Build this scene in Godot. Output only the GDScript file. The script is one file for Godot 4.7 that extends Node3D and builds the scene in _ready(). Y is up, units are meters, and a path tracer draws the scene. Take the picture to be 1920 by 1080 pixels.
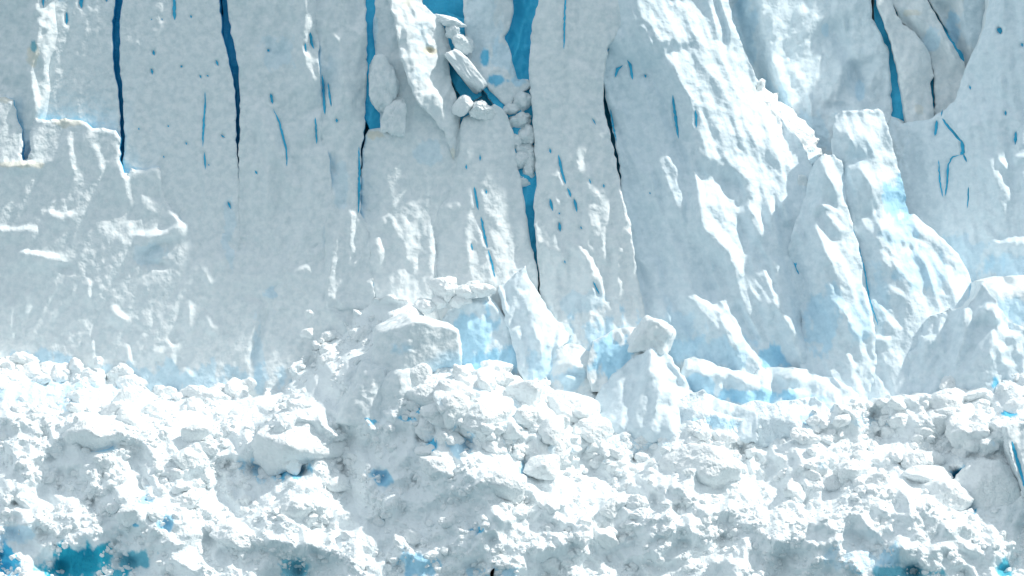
extends Node3D
# A calving glacier front: ice pillars, seracs and an apron of fallen ice. 30 photo pixels are one metre.

const CAM_Z := 200.0
const CAM_Y := 20.0
const PX := 1.0 / 30.0

var n_low := FastNoiseLite.new()
var n_mid := FastNoiseLite.new()
var n_fine := FastNoiseLite.new()
var n_cell := FastNoiseLite.new()
var n_edge := FastNoiseLite.new()
var rng := RandomNumberGenerator.new()
var crust: StandardMaterial3D
var snow: StandardMaterial3D
var blue: StandardMaterial3D
var taken := {}
var slope := {}

const TINT := [Vector3(0.40, 0.72, 0.92), Vector3(0.05, 0.50, 0.78), Vector3(0.80, 0.72, 0.56), Vector3(0.04, 0.46, 0.62)]
const DENSE := Vector3(0.77, 0.87, 0.925)
const WHITE := Vector3(0.83, 0.88, 0.90)


func _ready() -> void:
	setup()
	noises()
	materials()
	setting()
	left_wall()
	middle_wall()
	right_wall()
	foot_of_wall()
	apron()
	rubble()
	small_things()


func setup() -> void:
	var cam := Camera3D.new()
	cam.name = "camera"
	cam.fov = rad_to_deg(2.0 * atan(18.0 / CAM_Z))
	cam.near = 1.0
	cam.far = 4000.0
	cam.position = Vector3(0, CAM_Y, CAM_Z)
	add_child(cam)
	cam.current = true
	var sky_mat := ProceduralSkyMaterial.new()
	sky_mat.sky_top_color = Color(0.69, 0.735, 0.77)
	sky_mat.sky_horizon_color = Color(0.905, 0.905, 0.905)
	sky_mat.sky_curve = 0.18
	sky_mat.ground_bottom_color = Color(0.40, 0.50, 0.55)
	sky_mat.ground_horizon_color = Color(0.70, 0.78, 0.83)
	var sky := Sky.new()
	sky.sky_material = sky_mat
	var env := Environment.new()
	env.background_mode = Environment.BG_SKY
	env.sky = sky
	env.background_energy_multiplier = 1.0
	env.tonemap_mode = Environment.TONE_MAPPER_LINEAR
	env.tonemap_exposure = 1.42
	env.sdfgi_enabled = true
	env.ssao_enabled = true
	env.ssil_enabled = true
	var we := WorldEnvironment.new()
	we.name = "world_environment"
	we.environment = env
	add_child(we)
	var sun := DirectionalLight3D.new()
	sun.name = "sun"
	sun.light_energy = 0.85
	sun.light_color = Color(1.0, 0.97, 0.93)
	sun.light_angular_distance = 1.5
	sun.shadow_enabled = true
	add_child(sun)
	var to_sun := Vector3(0.62, 0.77, 0.12)
	sun.look_at_from_position(to_sun * 100.0, Vector3.ZERO, Vector3.UP)


func noises() -> void:
	rng.seed = 7
	n_low.seed = 3
	n_low.frequency = 0.006
	n_low.fractal_octaves = 3
	n_mid.seed = 11
	n_mid.noise_type = FastNoiseLite.TYPE_SIMPLEX_SMOOTH
	n_mid.fractal_type = FastNoiseLite.FRACTAL_RIDGED
	n_mid.frequency = 0.014
	n_mid.fractal_octaves = 4
	n_fine.seed = 19
	n_fine.frequency = 0.06
	n_fine.fractal_octaves = 3
	n_cell.seed = 23
	n_cell.noise_type = FastNoiseLite.TYPE_CELLULAR
	n_cell.cellular_return_type = FastNoiseLite.RETURN_DISTANCE
	n_cell.fractal_type = FastNoiseLite.FRACTAL_NONE
	n_cell.frequency = 1.0
	n_edge.seed = 31
	n_edge.frequency = 0.05
	n_edge.fractal_octaves = 4


func grain(freq: float, strength: float, sd: int) -> NoiseTexture2D:
	var f := FastNoiseLite.new()
	f.seed = sd
	f.frequency = freq
	f.fractal_octaves = 5
	var t := NoiseTexture2D.new()
	t.width = 512
	t.height = 512
	t.seamless = true
	t.as_normal_map = true
	t.bump_strength = strength
	t.noise = f
	return t


func make_mat(called: String, rough: float, spec: float, tex: NoiseTexture2D, tile: float) -> StandardMaterial3D:
	var m := StandardMaterial3D.new()
	m.resource_name = called
	m.vertex_color_use_as_albedo = true
	m.roughness = rough
	m.metallic_specular = spec
	m.normal_enabled = true
	m.normal_texture = tex
	m.normal_scale = 1.0
	m.uv1_triplanar = true
	m.uv1_world_triplanar = true
	m.uv1_scale = Vector3.ONE / tile
	return m


func materials() -> void:
	var mottle := FastNoiseLite.new()
	mottle.seed = 57
	mottle.frequency = 0.02
	mottle.fractal_octaves = 6
	mottle.fractal_gain = 0.62
	var ramp := Gradient.new()
	ramp.set_color(0, Color(0.91, 0.935, 0.945))
	ramp.set_color(1, Color(1, 1, 1))
	ramp.set_offset(0, 0.25)
	ramp.set_offset(1, 0.7)
	var mottled := NoiseTexture2D.new()
	mottled.width = 1024
	mottled.height = 1024
	mottled.seamless = true
	mottled.noise = mottle
	mottled.color_ramp = ramp
	var g1 := grain(0.03, 5.0, 41)
	var g2 := grain(0.05, 8.0, 43)
	crust = make_mat("weathered_ice_crust", 0.75, 0.3, g1, 9.0)
	crust.albedo_texture = mottled
	crust.uv1_scale = Vector3.ONE / 14.0
	snow = make_mat("broken_snow", 0.9, 0.2, g2, 7.0)
	blue = make_mat("blue_ice", 0.45, 0.4, g1, 6.0)
	blue.vertex_color_use_as_albedo = false
	blue.albedo_color = Color(0.05, 0.50, 0.78).linear_to_srgb()


# ------------------------------------------------------------------ helpers

func spot(px: float, py: float, z: float) -> Vector3:
	var k := (CAM_Z - z) / CAM_Z
	return Vector3((px - 960.0) * PX * k, CAM_Y + (540.0 - py) * PX * k, z)


func numbered(called: String) -> String:
	var n: int = taken.get(called, 0)
	taken[called] = n + 1
	return called if n == 0 else "%s_%03d" % [called, n]


func tag(o: Node3D, label: String, category: String, group := "") -> void:
	o.set_meta("label", label)
	o.set_meta("kind", "thing")
	o.set_meta("category", category)
	if group != "":
		o.set_meta("group", group)


func thing(called: String, at: Vector3, label: String, category: String, group := "") -> Node3D:
	var o := Node3D.new()
	o.name = numbered(called)
	o.position = at
	add_child(o)
	if label != "":
		tag(o, label, category, group)
	return o


func part(parent: Node3D, called: String, mesh: Mesh, m: Material) -> MeshInstance3D:
	var o := MeshInstance3D.new()
	o.name = called
	o.mesh = mesh
	o.material_override = m
	parent.add_child(o, true)
	return o


# A crease (h > 0) or groove (h < 0) along a line: the first width is on its sunny side (above a line drawn
# to the right, to the right of a line drawn downwards), the second on the other side.
func stroke(g: Dictionary, s: Array) -> void:
	var pts: Array = s[0]
	var wn: float = s[1]
	var wp: float = s[2]
	var h: float = s[3]
	var w := maxf(wn, wp)
	var nx: int = g.nx
	var ny: int = g.ny
	var res: float = g.res
	var z: PackedFloat32Array = g.z
	var n := pts.size() / 2
	var best := {}
	var total := 0.0
	for i in n - 1:
		total += Vector2(pts[2 * i], pts[2 * i + 1]).distance_to(Vector2(pts[2 * i + 2], pts[2 * i + 3]))
	var run := 0.0
	for i in n - 1:
		var a := Vector2(pts[2 * i], pts[2 * i + 1])
		var b := Vector2(pts[2 * i + 2], pts[2 * i + 3])
		var d := b - a
		var l := d.length()
		var u := d / l
		var i0 := maxi(0, int((minf(a.x, b.x) - w - g.x0) / res))
		var i1 := mini(nx - 1, int((maxf(a.x, b.x) + w - g.x0) / res) + 1)
		var j0 := maxi(0, int((minf(a.y, b.y) - w - g.y0) / res))
		var j1 := mini(ny - 1, int((maxf(a.y, b.y) + w - g.y0) / res) + 1)
		for j in range(j0, j1 + 1):
			for k in range(i0, i1 + 1):
				var p := Vector2(g.x0 + k * res, g.y0 + j * res) - a
				var t := clampf(p.dot(u), 0.0, l)
				var off := p - u * t
				var side := u.cross(p)
				var ww := wn if side < 0.0 else wp
				var q := off.length() / ww
				if q < 1.0:
					var along := (run + t) / total
					var e := h * (1.0 - q) * (1.0 + 0.35 * sin(PI * q)) * minf(1.0, 4.0 * minf(along + 0.04, 1.04 - along))
					var at := j * nx + k
					if absf(e) > absf(best.get(at, 0.0)):
						best[at] = e
		run += l
	for at in best:
		z[at] += best[at]
	g.z = z


# Height over the px grid from control points: triangles between them, softened.
func gross(g: Dictionary, ctrl: Array, soft: int) -> void:
	var nx: int = g.nx
	var ny: int = g.ny
	var res: float = g.res
	var pts := PackedVector2Array()
	var zs := PackedFloat32Array()
	for i in ctrl.size() / 3:
		pts.append(Vector2(ctrl[3 * i], ctrl[3 * i + 1]))
		zs.append(ctrl[3 * i + 2])
	var n := pts.size()
	var x1: float = g.x0 + (nx - 1) * res
	var y1: float = g.y0 + (ny - 1) * res
	for fx in [-0.05, 0.35, 0.65, 1.05]:
		for fy in [-0.05, 0.35, 0.65, 1.05]:
			if (fx > 0 and fx < 1) and (fy > 0 and fy < 1):
				continue
			var p := Vector2(lerpf(g.x0, x1, fx) + fy, lerpf(g.y0, y1, fy) + fx * 2.0)
			var sw := 0.0
			var sz := 0.0
			for i in n:
				var w := 1.0 / pow(p.distance_squared_to(pts[i]) + 4.0, 1.5)
				sw += w
				sz += w * zs[i]
			pts.append(p)
			zs.append(sz / sw)
	var tri := Geometry2D.triangulate_delaunay(pts)
	var z := PackedFloat32Array()
	z.resize(nx * ny)
	for t in tri.size() / 3:
		var ia := tri[3 * t]
		var ib := tri[3 * t + 1]
		var ic := tri[3 * t + 2]
		var a := pts[ia]
		var b := pts[ib]
		var c := pts[ic]
		var den := (b.y - c.y) * (a.x - c.x) + (c.x - b.x) * (a.y - c.y)
		if absf(den) < 1e-6:
			continue
		var j0 := maxi(0, int(floor((minf(a.y, minf(b.y, c.y)) - g.y0) / res)))
		var j1 := mini(ny - 1, int(ceil((maxf(a.y, maxf(b.y, c.y)) - g.y0) / res)))
		var i0 := maxi(0, int(floor((minf(a.x, minf(b.x, c.x)) - g.x0) / res)))
		var i1 := mini(nx - 1, int(ceil((maxf(a.x, maxf(b.x, c.x)) - g.x0) / res)))
		for j in range(j0, j1 + 1):
			var py: float = g.y0 + j * res
			for i in range(i0, i1 + 1):
				var px: float = g.x0 + i * res
				var wa := ((b.y - c.y) * (px - c.x) + (c.x - b.x) * (py - c.y)) / den
				var wb := ((c.y - a.y) * (px - c.x) + (a.x - c.x) * (py - c.y)) / den
				var wc := 1.0 - wa - wb
				if wa >= -0.001 and wb >= -0.001 and wc >= -0.001:
					z[j * nx + i] = wa * zs[ia] + wb * zs[ib] + wc * zs[ic]
	for pass_ in soft:
		z = blur(z, nx, ny)
	g.z = z


func blur(z: PackedFloat32Array, nx: int, ny: int) -> PackedFloat32Array:
	var t := z.duplicate()
	for j in ny:
		var r := j * nx
		for i in range(1, nx - 1):
			t[r + i] = (z[r + i - 1] + 2.0 * z[r + i] + z[r + i + 1]) * 0.25
	var o := t.duplicate()
	for j in range(1, ny - 1):
		var r := j * nx
		for i in nx:
			o[r + i] = (t[r - nx + i] + 2.0 * t[r + i] + t[r + nx + i]) * 0.25
	return o


func at_grid(g: Dictionary, px: float, py: float) -> float:
	var nx: int = g.nx
	var fx := clampf((px - g.x0) / g.res, 0.0, nx - 1.001)
	var fy := clampf((py - g.y0) / g.res, 0.0, g.ny - 1.001)
	var i := int(fx)
	var j := int(fy)
	fx -= i
	fy -= j
	var z: PackedFloat32Array = g.z
	return lerpf(lerpf(z[j * nx + i], z[j * nx + i + 1], fx), lerpf(z[(j + 1) * nx + i], z[(j + 1) * nx + i + 1], fx), fy)


# One piece of ice: an outline (photo pixels), a front relief in metres towards the viewer, sides running back.
# d: name, label, category, group, outline, ctrl, back, res, r (edge rounding in px), rd (its depth in m), rag, soft,
# low, mid, fine, lump (amounts of relief in m), strokes, tints [x, y, rx, ry, strength, kind], veins [points, width], yaw
func piece(d: Dictionary) -> Dictionary:
	var res: float = d.get("res", 2.6)
	var rag: float = d.get("rag", 2.0)
	var raw: Array = d.outline
	var poly := PackedVector2Array()
	var m := raw.size() / 2
	for i in m:
		var a := Vector2(raw[2 * i], raw[2 * i + 1])
		var b := Vector2(raw[(2 * i + 2) % raw.size()], raw[(2 * i + 3) % raw.size()])
		var steps := maxi(1, int(a.distance_to(b) / 9.0))
		for k in steps:
			var p := a.lerp(b, float(k) / steps)
			if steps > 1 or rag > 0.0:
				p += rag * Vector2(n_edge.get_noise_2d(p.x * 1.6, p.y * 1.6), n_edge.get_noise_2d(p.x * 1.6 + 500.0, p.y * 1.6)) * 2.0
			poly.append(p)
	var lo := poly[0]
	var hi := poly[0]
	for p in poly:
		lo = lo.min(p)
		hi = hi.max(p)
	var g := {"res": res, "x0": lo.x - 2.0 * res, "y0": lo.y - 2.0 * res, "nx": int((hi.x - lo.x) / res) + 6, "ny": int((hi.y - lo.y) / res) + 6}
	var nx: int = g.nx
	var ny: int = g.ny
	gross(g, d.ctrl, d.get("soft", 3))
	for s in d.get("strokes", []):
		stroke(g, s)
	var crack_strips: Array = d.get("crack_strips", [])
	for v in crack_strips:
		stroke(g, [v[0], v[1] * 0.5 + 3.5, v[1] * 0.5 + 3.5, -0.10 - 0.035 * v[1]])
	var z: PackedFloat32Array = g.z
	var x0: float = g.x0
	var y0: float = g.y0
	var low: float = d.get("low", 0.35)
	var mid: float = d.get("mid", 0.22)
	var fine: float = d.get("fine", 0.08)
	var lump: float = d.get("lump", 0.0)
	var lump_size: float = d.get("lump_size", 34.0)
	var stretch: float = d.get("stretch", 0.5)
	var lean: float = d.get("lean", 0.15)
	var yaw: float = d.get("yaw", 0.0)
	var calm: Array = d.get("calm", [])
	var yaw_from: float = d.get("yaw_from", 960.0)
	# which grid points lie inside
	var state := PackedByteArray()
	state.resize(nx * ny)
	for j in ny:
		var py := y0 + j * res
		var cross := []
		for k in poly.size():
			var a := poly[k]
			var b := poly[(k + 1) % poly.size()]
			if (a.y > py) != (b.y > py):
				cross.append(a.x + (py - a.y) / (b.y - a.y) * (b.x - a.x))
		cross.sort()
		for k in cross.size() / 2:
			for i in range(int(ceil((cross[2 * k] - x0) / res)), int(floor((cross[2 * k + 1] - x0) / res)) + 1):
				state[j * nx + i] = 1
	var xs := PackedFloat32Array()
	var ys := PackedFloat32Array()
	xs.resize(nx * ny)
	ys.resize(nx * ny)
	var dist := PackedFloat32Array()
	dist.resize(nx * ny)
	for j in ny:
		for i in nx:
			var at := j * nx + i
			xs[at] = x0 + i * res
			ys[at] = y0 + j * res
			if state[at] == 1:
				dist[at] = 1e6
				continue
			var near := false
			for dj in range(maxi(0, j - 1), mini(ny, j + 2)):
				for di in range(maxi(0, i - 1), mini(nx, i + 2)):
					if state[dj * nx + di] == 1:
						near = true
			if near:
				state[at] = 2
				var p := Vector2(xs[at], ys[at])
				var best := 1e9
				var q := p
				for k in poly.size():
					var a := poly[k]
					if absf(a.x - p.x) + absf(a.y - p.y) > 40.0 + res * 4.0:
						continue
					var c := Geometry2D.get_closest_point_to_segment(p, a, poly[(k + 1) % poly.size()])
					var dd := c.distance_squared_to(p)
					if dd < best:
						best = dd
						q = c
				if best < res * res * 4.0:
					xs[at] = q.x
					ys[at] = q.y
	for j in range(1, ny):
		for i in range(1, nx - 1):
			var at := j * nx + i
			dist[at] = minf(dist[at], minf(minf(dist[at - 1], dist[at - nx]) + res, minf(dist[at - nx - 1], dist[at - nx + 1]) + res * 1.414))
	for j in range(ny - 2, -1, -1):
		for i in range(nx - 2, 0, -1):
			var at := j * nx + i
			dist[at] = minf(dist[at], minf(minf(dist[at + 1], dist[at + nx]) + res, minf(dist[at + nx - 1], dist[at + nx + 1]) + res * 1.414))
	var rib: float = d.get("rib", 0.3)
	var r: float = d.get("r", 10.0)
	var rd: float = d.get("rd", r * PX)
	for j in ny:
		var py := y0 + j * res
		for i in nx:
			var at := j * nx + i
			var px := x0 + i * res
			var qx := px + lean * py
			var e := low * n_low.get_noise_2d(qx, py * stretch) + mid * (n_mid.get_noise_2d(qx, py * stretch) - 0.1) + fine * n_fine.get_noise_2d(px, py * 0.7) * (0.35 + 2.4 * maxf(0.0, n_low.get_noise_2d(px * 1.3 + 150.0, py * 1.3)))
			if rib > 0.0:
				e += rib * n_low.get_noise_2d(qx * 3.4 + 777.0, py * 0.45)
			if lump > 0.0:
				var wx := px + 14.0 * n_fine.get_noise_2d(px * 0.35, py * 0.35)
				var wy := py + 14.0 * n_fine.get_noise_2d(px * 0.35 + 90.0, py * 0.35)
				var amount := 0.55 + 0.9 * n_low.get_noise_2d(px * 1.7 + 300.0, py * 1.7)
				for q in calm:
					amount *= 1.0 - q[4] * smoothstep(1.0, 0.3, Vector2((px - q[0]) / q[2], (py - q[1]) / q[3]).length())
				var c1 := n_cell.get_noise_2d(wx / lump_size, wy / lump_size) + 1.0
				var c2 := n_cell.get_noise_2d(wx / (lump_size * 0.45) + 50.0, wy / (lump_size * 0.45)) + 1.0
				var c3 := n_cell.get_noise_2d(wx / (lump_size * 0.2), wy / (lump_size * 0.2) + 70.0) + 1.0
				e -= lump * amount * (0.8 * c1 * c1 + 0.42 * c2 * c2 + 0.3 * c3 * c3)
			if yaw != 0.0:
				e += (px - yaw_from) * PX * yaw
			z[at] += e
	for k in d.get("settle", 1):
		z = blur(z, nx, ny)
	for at in nx * ny:
		var t := 1.0 - minf(dist[at] / r, 1.0)
		if t > 0.0:
			z[at] -= rd * (1.0 - sqrt(1.0 - t * t * 0.98))
	g.z = z
	g.tints = d.get("tints", [])
	var own: Vector3 = d.get("ice", WHITE)
	# mesh
	var index := PackedInt32Array()
	index.resize(nx * ny)
	index.fill(-1)
	var vv := PackedVector3Array()
	var nn := PackedVector3Array()
	var cc := PackedColorArray()
	var ii := PackedInt32Array()
	var base := spot((lo.x + hi.x) * 0.5, hi.y, d.get("back", -6.0))
	var edges := {}
	for j in ny - 1:
		for i in nx - 1:
			var c := [j * nx + i, j * nx + i + 1, (j + 1) * nx + i + 1, (j + 1) * nx + i]
			if state[c[0]] == 0 or state[c[1]] == 0 or state[c[2]] == 0 or state[c[3]] == 0:
				continue
			for at in c:
				if index[at] < 0:
					index[at] = vv.size()
					vv.append(spot(xs[at], ys[at], z[at]) - base)
					var ci: int = clampi(at % nx, 1, nx - 2)
					var cj: int = clampi(at / nx, 1, ny - 2)
					var o := cj * nx + ci
					var gx := (z[o + 1] - z[o - 1]) / (2.0 * res * PX)
					var gy := (z[o + nx] - z[o - nx]) / (2.0 * res * PX)
					nn.append(Vector3(-gx, gy, 1.0).normalized())
					cc.append(tint(g.tints, xs[at], ys[at], own))
			ii.append_array([index[c[0]], index[c[1]], index[c[2]], index[c[0]], index[c[2]], index[c[3]]])
			for k in 4:
				var ea: int = c[k]
				var eb: int = c[(k + 1) % 4]
				var key := mini(ea, eb) * 4000000 + maxi(ea, eb)
				if edges.has(key):
					edges.erase(key)
				else:
					edges[key] = [ea, eb]
	var root := thing(d.name, base, d.get("label", ""), d.get("category", ""), d.get("group", ""))
	if d.has("kind"):
		root.set_meta("kind", d.kind)
	part(root, "front", arrays(vv, nn, cc, ii), d.get("mat", crust))
	# sides run straight back
	var sv := PackedVector3Array()
	var sn := PackedVector3Array()
	var sc := PackedColorArray()
	var si := PackedInt32Array()
	var inward: float = d.get("inward", 1.0)
	for key in edges:
		var e: Array = edges[key]
		var a: Vector3 = vv[index[e[0]]]
		var b: Vector3 = vv[index[e[1]]]
		var a2 := Vector3(a.x * inward, a.y, 0.0)
		var b2 := Vector3(b.x * inward, b.y, 0.0)
		var no := (b - a).cross(b2 - a).normalized()
		var k := sv.size()
		sv.append_array([a, b, b2, a2])
		for q in 4:
			sn.append(no)
			sc.append(Color(WHITE.x, WHITE.y, WHITE.z))
		si.append_array([k, k + 2, k + 1, k, k + 3, k + 2])
	part(root, "side", arrays(sv, sn, sc, si), d.get("side_mat", crust))
	for v in crack_strips:
		crack_strip(root, base, g, v)
	g.root = root
	g.base = base
	g.state = state
	return g


func tint(tints: Array, px: float, py: float, own := WHITE) -> Color:
	var c := own
	for t in tints:
		var q := Vector2((px - t[0]) / t[2], (py - t[1]) / t[3]).length()
		if q > 1.5:
			continue
		var f := 1.0 - q + 0.75 * n_edge.get_noise_2d(px * 0.6, py * 0.35) + 0.16 * n_edge.get_noise_2d(px * 2.3, py * 1.6)
		f = smoothstep(0.0, 0.32, f) * t[4]
		c = c.lerp(TINT[t[5]], clampf(f, 0.0, 1.0))
	return Color(c.x, c.y, c.z)


func arrays(v: PackedVector3Array, n: PackedVector3Array, c: PackedColorArray, i: PackedInt32Array) -> ArrayMesh:
	var a := []
	a.resize(Mesh.ARRAY_MAX)
	a[Mesh.ARRAY_VERTEX] = v
	a[Mesh.ARRAY_NORMAL] = n
	if c.size() == v.size():
		a[Mesh.ARRAY_COLOR] = c
	a[Mesh.ARRAY_INDEX] = i
	var m := ArrayMesh.new()
	m.add_surface_from_arrays(Mesh.PRIMITIVE_TRIANGLES, a)
	return m


# A crack or small hole, its depth given by blue colour in a shallow groove: a lens-shaped strip along a line.
func crack_strip(root: Node3D, base: Vector3, g: Dictionary, v: Array) -> void:
	var pts: Array = v[0]
	var w: float = v[1]
	var curve := PackedVector2Array()
	for i in pts.size() / 2 - 1:
		var a := Vector2(pts[2 * i], pts[2 * i + 1])
		var b := Vector2(pts[2 * i + 2], pts[2 * i + 3])
		var steps := maxi(2, int(a.distance_to(b) / 5.0))
		for k in steps:
			curve.append(a.lerp(b, float(k) / steps))
	curve.append(Vector2(pts[pts.size() - 2], pts[pts.size() - 1]))
	var vv := PackedVector3Array()
	var nn := PackedVector3Array()
	var ii := PackedInt32Array()
	var n := curve.size()
	for i in n:
		var dir := (curve[mini(i + 1, n - 1)] - curve[maxi(i - 1, 0)]).normalized()
		var side := Vector2(-dir.y, dir.x)
		var t := float(i) / (n - 1)
		var ww := w * 0.5 * sqrt(maxf(0.0, 4.0 * t * (1.0 - t))) * (0.85 + 0.6 * n_edge.get_noise_2d(curve[i].x * 3.0, curve[i].y * 3.0)) + 0.15
		var p := curve[i] + side * 1.2 * n_edge.get_noise_2d(curve[i].y * 3.0, curve[i].x)
		for k in 3:
			var q := p + side * ww * (k - 1)
			var zz := at_grid(g, q.x, q.y) + 0.03
			vv.append(spot(q.x, q.y, zz) - base)
			nn.append(Vector3(0, 0.1, 1).normalized())
		if i > 0:
			var b := 3 * i
			ii.append_array([b - 3, b, b - 2, b - 2, b, b + 1, b - 2, b + 1, b - 1, b - 1, b + 1, b + 2])
	part(root, "blue_crack_strip", arrays(vv, nn, PackedColorArray(), ii), blue)


# ------------------------------------------------------------------ blocks

func ico(level: int) -> Array:
	var t := (1.0 + sqrt(5.0)) / 2.0
	var v := PackedVector3Array([Vector3(-1, t, 0), Vector3(1, t, 0), Vector3(-1, -t, 0), Vector3(1, -t, 0), Vector3(0, -1, t), Vector3(0, 1, t), Vector3(0, -1, -t), Vector3(0, 1, -t), Vector3(t, 0, -1), Vector3(t, 0, 1), Vector3(-t, 0, -1), Vector3(-t, 0, 1)])
	for i in v.size():
		v[i] = v[i].normalized()
	var f := [0, 11, 5, 0, 5, 1, 0, 1, 7, 0, 7, 10, 0, 10, 11, 1, 5, 9, 5, 11, 4, 11, 10, 2, 10, 7, 6, 7, 1, 8, 3, 9, 4, 3, 4, 2, 3, 2, 6, 3, 6, 8, 3, 8, 9, 4, 9, 5, 2, 4, 11, 6, 2, 10, 8, 6, 7, 9, 8, 1]
	for l in level:
		var mids := {}
		var nf := []
		for k in f.size() / 3:
			var m := []
			for e in 3:
				var a: int = f[3 * k + e]
				var b: int = f[3 * k + (e + 1) % 3]
				var key := mini(a, b) * 100000 + maxi(a, b)
				if not mids.has(key):
					mids[key] = v.size()
					v.append((v[a] + v[b]).normalized())
				m.append(mids[key])
			nf.append_array([f[3 * k], m[0], m[2], f[3 * k + 1], m[1], m[0], f[3 * k + 2], m[2], m[1], m[0], m[1], m[2]])
		f = nf
	return [v, f]


# A broken lump of ice about one metre across: planes cut from a ball, edges worn, surface uneven.
func lump_mesh(level: int, planes: Array, worn: float, bumps: float, sd: int, tints := []) -> ArrayMesh:
	var s := ico(level)
	var dirs: PackedVector3Array = s[0]
	var f: Array = s[1]
	var v := PackedVector3Array()
	var c := PackedColorArray()
	var off := Vector3(sd * 7.3, sd * 3.1, sd * 5.7)
	for d in dirs:
		var r := 0.0
		for p in planes:
			var k: float = d.dot(p[0]) / p[1]
			if k > 0.0:
				r += pow(k, worn)
		r = 1.0 / pow(r + 0.0001, 1.0 / worn)
		r = minf(r, 1.6)
		var q := d * 40.0 + off * 10.0
		r *= 1.0 + bumps * (n_low.get_noise_3d(q.x * 4.0, q.y * 4.0, q.z * 4.0) + 0.5 * n_fine.get_noise_3d(q.x, q.y, q.z) + 0.25 * n_fine.get_noise_3d(q.x * 2.5, q.y * 2.5, q.z * 2.5))
		v.append(d * r * 0.5)
		var col := WHITE
		for t in tints:
			var w := smoothstep(0.0, 0.25, d.dot(t[0]) - t[1] + 0.12 * n_edge.get_noise_3d(q.x * 0.9, q.y * 0.9, q.z * 0.9)) * float(t[2])
			col = col.lerp(TINT[t[3]], w)
		c.append(Color(col.x, col.y, col.z))
	var n := PackedVector3Array()
	n.resize(v.size())
	var ii := PackedInt32Array()
	for k in f.size() / 3:
		var a: int = f[3 * k]
		var b: int = f[3 * k + 1]
		var e: int = f[3 * k + 2]
		var no := (v[b] - v[a]).cross(v[e] - v[a])
		n[a] += no
		n[b] += no
		n[e] += no
		ii.append_array([a, e, b])
	for i in n.size():
		n[i] = n[i].normalized()
	return arrays(v, n, c, ii)


func random_planes(r: RandomNumberGenerator, count: int) -> Array:
	var p := []
	for i in count:
		var d := Vector3(r.randfn(), r.randfn(), r.randfn()).normalized()
		p.append([d, r.randf_range(0.72, 1.0)])
	for d in [Vector3(1, 1, 1), Vector3(-1, 1, 1), Vector3(1, -1, 1), Vector3(-1, -1, 1), Vector3(0, 1, 0), Vector3(0, -1, -1)]:
		p.append([d.normalized(), 1.0])
	return p


# A block set by its middle and size in photo pixels; planes are [normal, distance] of its faces.
func block(called: String, label: String, px: float, py: float, w: float, h: float, z: float, planes: Array, opt := {}) -> MeshInstance3D:
	var o := MeshInstance3D.new()
	o.name = numbered(called)
	var r := RandomNumberGenerator.new()
	r.seed = int(px * 13 + py * 7 + 1)
	var ps := []
	for p in planes:
		ps.append([Vector3(p[0], p[1], p[2]).normalized(), p[3]])
	if planes.is_empty():
		ps = random_planes(r, 8)
	o.mesh = lump_mesh(opt.get("level", 4), ps, opt.get("worn", 14.0), opt.get("bumps", 0.10), r.seed % 97, opt.get("tints", []))
	o.material_override = opt.get("mat", crust)
	o.position = spot(px, py, z)
	o.scale = Vector3(w * PX, h * PX, opt.get("deep", (w + h) * 0.5) * PX)
	o.rotation = Vector3(0, 0, deg_to_rad(opt.get("turn", 0.0)))
	add_child(o)
	tag(o, label, opt.get("category", "ice block"), opt.get("group", ""))
	return o


# ------------------------------------------------------------------ setting

func setting() -> void:
	var lake := MeshInstance3D.new()
	lake.name = "lake_water"
	var pm := PlaneMesh.new()
	pm.size = Vector2(3000, 3000)
	lake.mesh = pm
	var wm := StandardMaterial3D.new()
	wm.albedo_color = Color(0.05, 0.16, 0.20).linear_to_srgb()
	wm.roughness = 0.15
	lake.material_override = wm
	lake.position = Vector3(0, -6.0, 0)
	lake.set_meta("kind", "structure")
	add_child(lake)
	# the glacier behind the broken front: solid blue ice, and its snowy upper surface
	piece({"name": "glacier_ice", "kind": "structure", "res": 8.0, "rag": 0.0, "back": -60.0, "mat": blue, "side_mat": crust,
		"outline": [-700, -270, 2700, -270, 2700, 900, -700, 900],
		"ctrl": [-700, -270, -12, 0, -270, -8, 300, -270, -5.5, 700, -270, -3.0, 1000, -270, -3.2, 1250, -270, -5, 1330, -270, -13, 1400, -270, -13, 1800, -270, -11, 2000, -270, -6, 2700, -270, -6,
			0, 200, -7, 300, 200, -5.0, 700, 200, -2.6, 960, 100, -2.8, 1000, 300, -1.4, 1200, 200, -1.5, 1250, 0, -4, 1320, 100, -12, 1400, 200, -13, 1600, 200, -10, 1800, 200, -8,
			0, 600, -6, 700, 600, -2, 1000, 500, -0.6, 1300, 600, 0, 1600, 600, 0, 1900, 500, -3, -700, 900, -6, 700, 900, 0, 2000, 900, 1, 2700, 900, 0],
		"low": 0.8, "mid": 0.5, "r": 4.0})


# ------------------------------------------------------------------ the wall

const LEFT := {"yaw": 0.16, "yaw_from": 700.0}


func left(d: Dictionary) -> Dictionary:
	d.merge(LEFT)
	d["side_mat"] = blue
	return piece(d)


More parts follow.
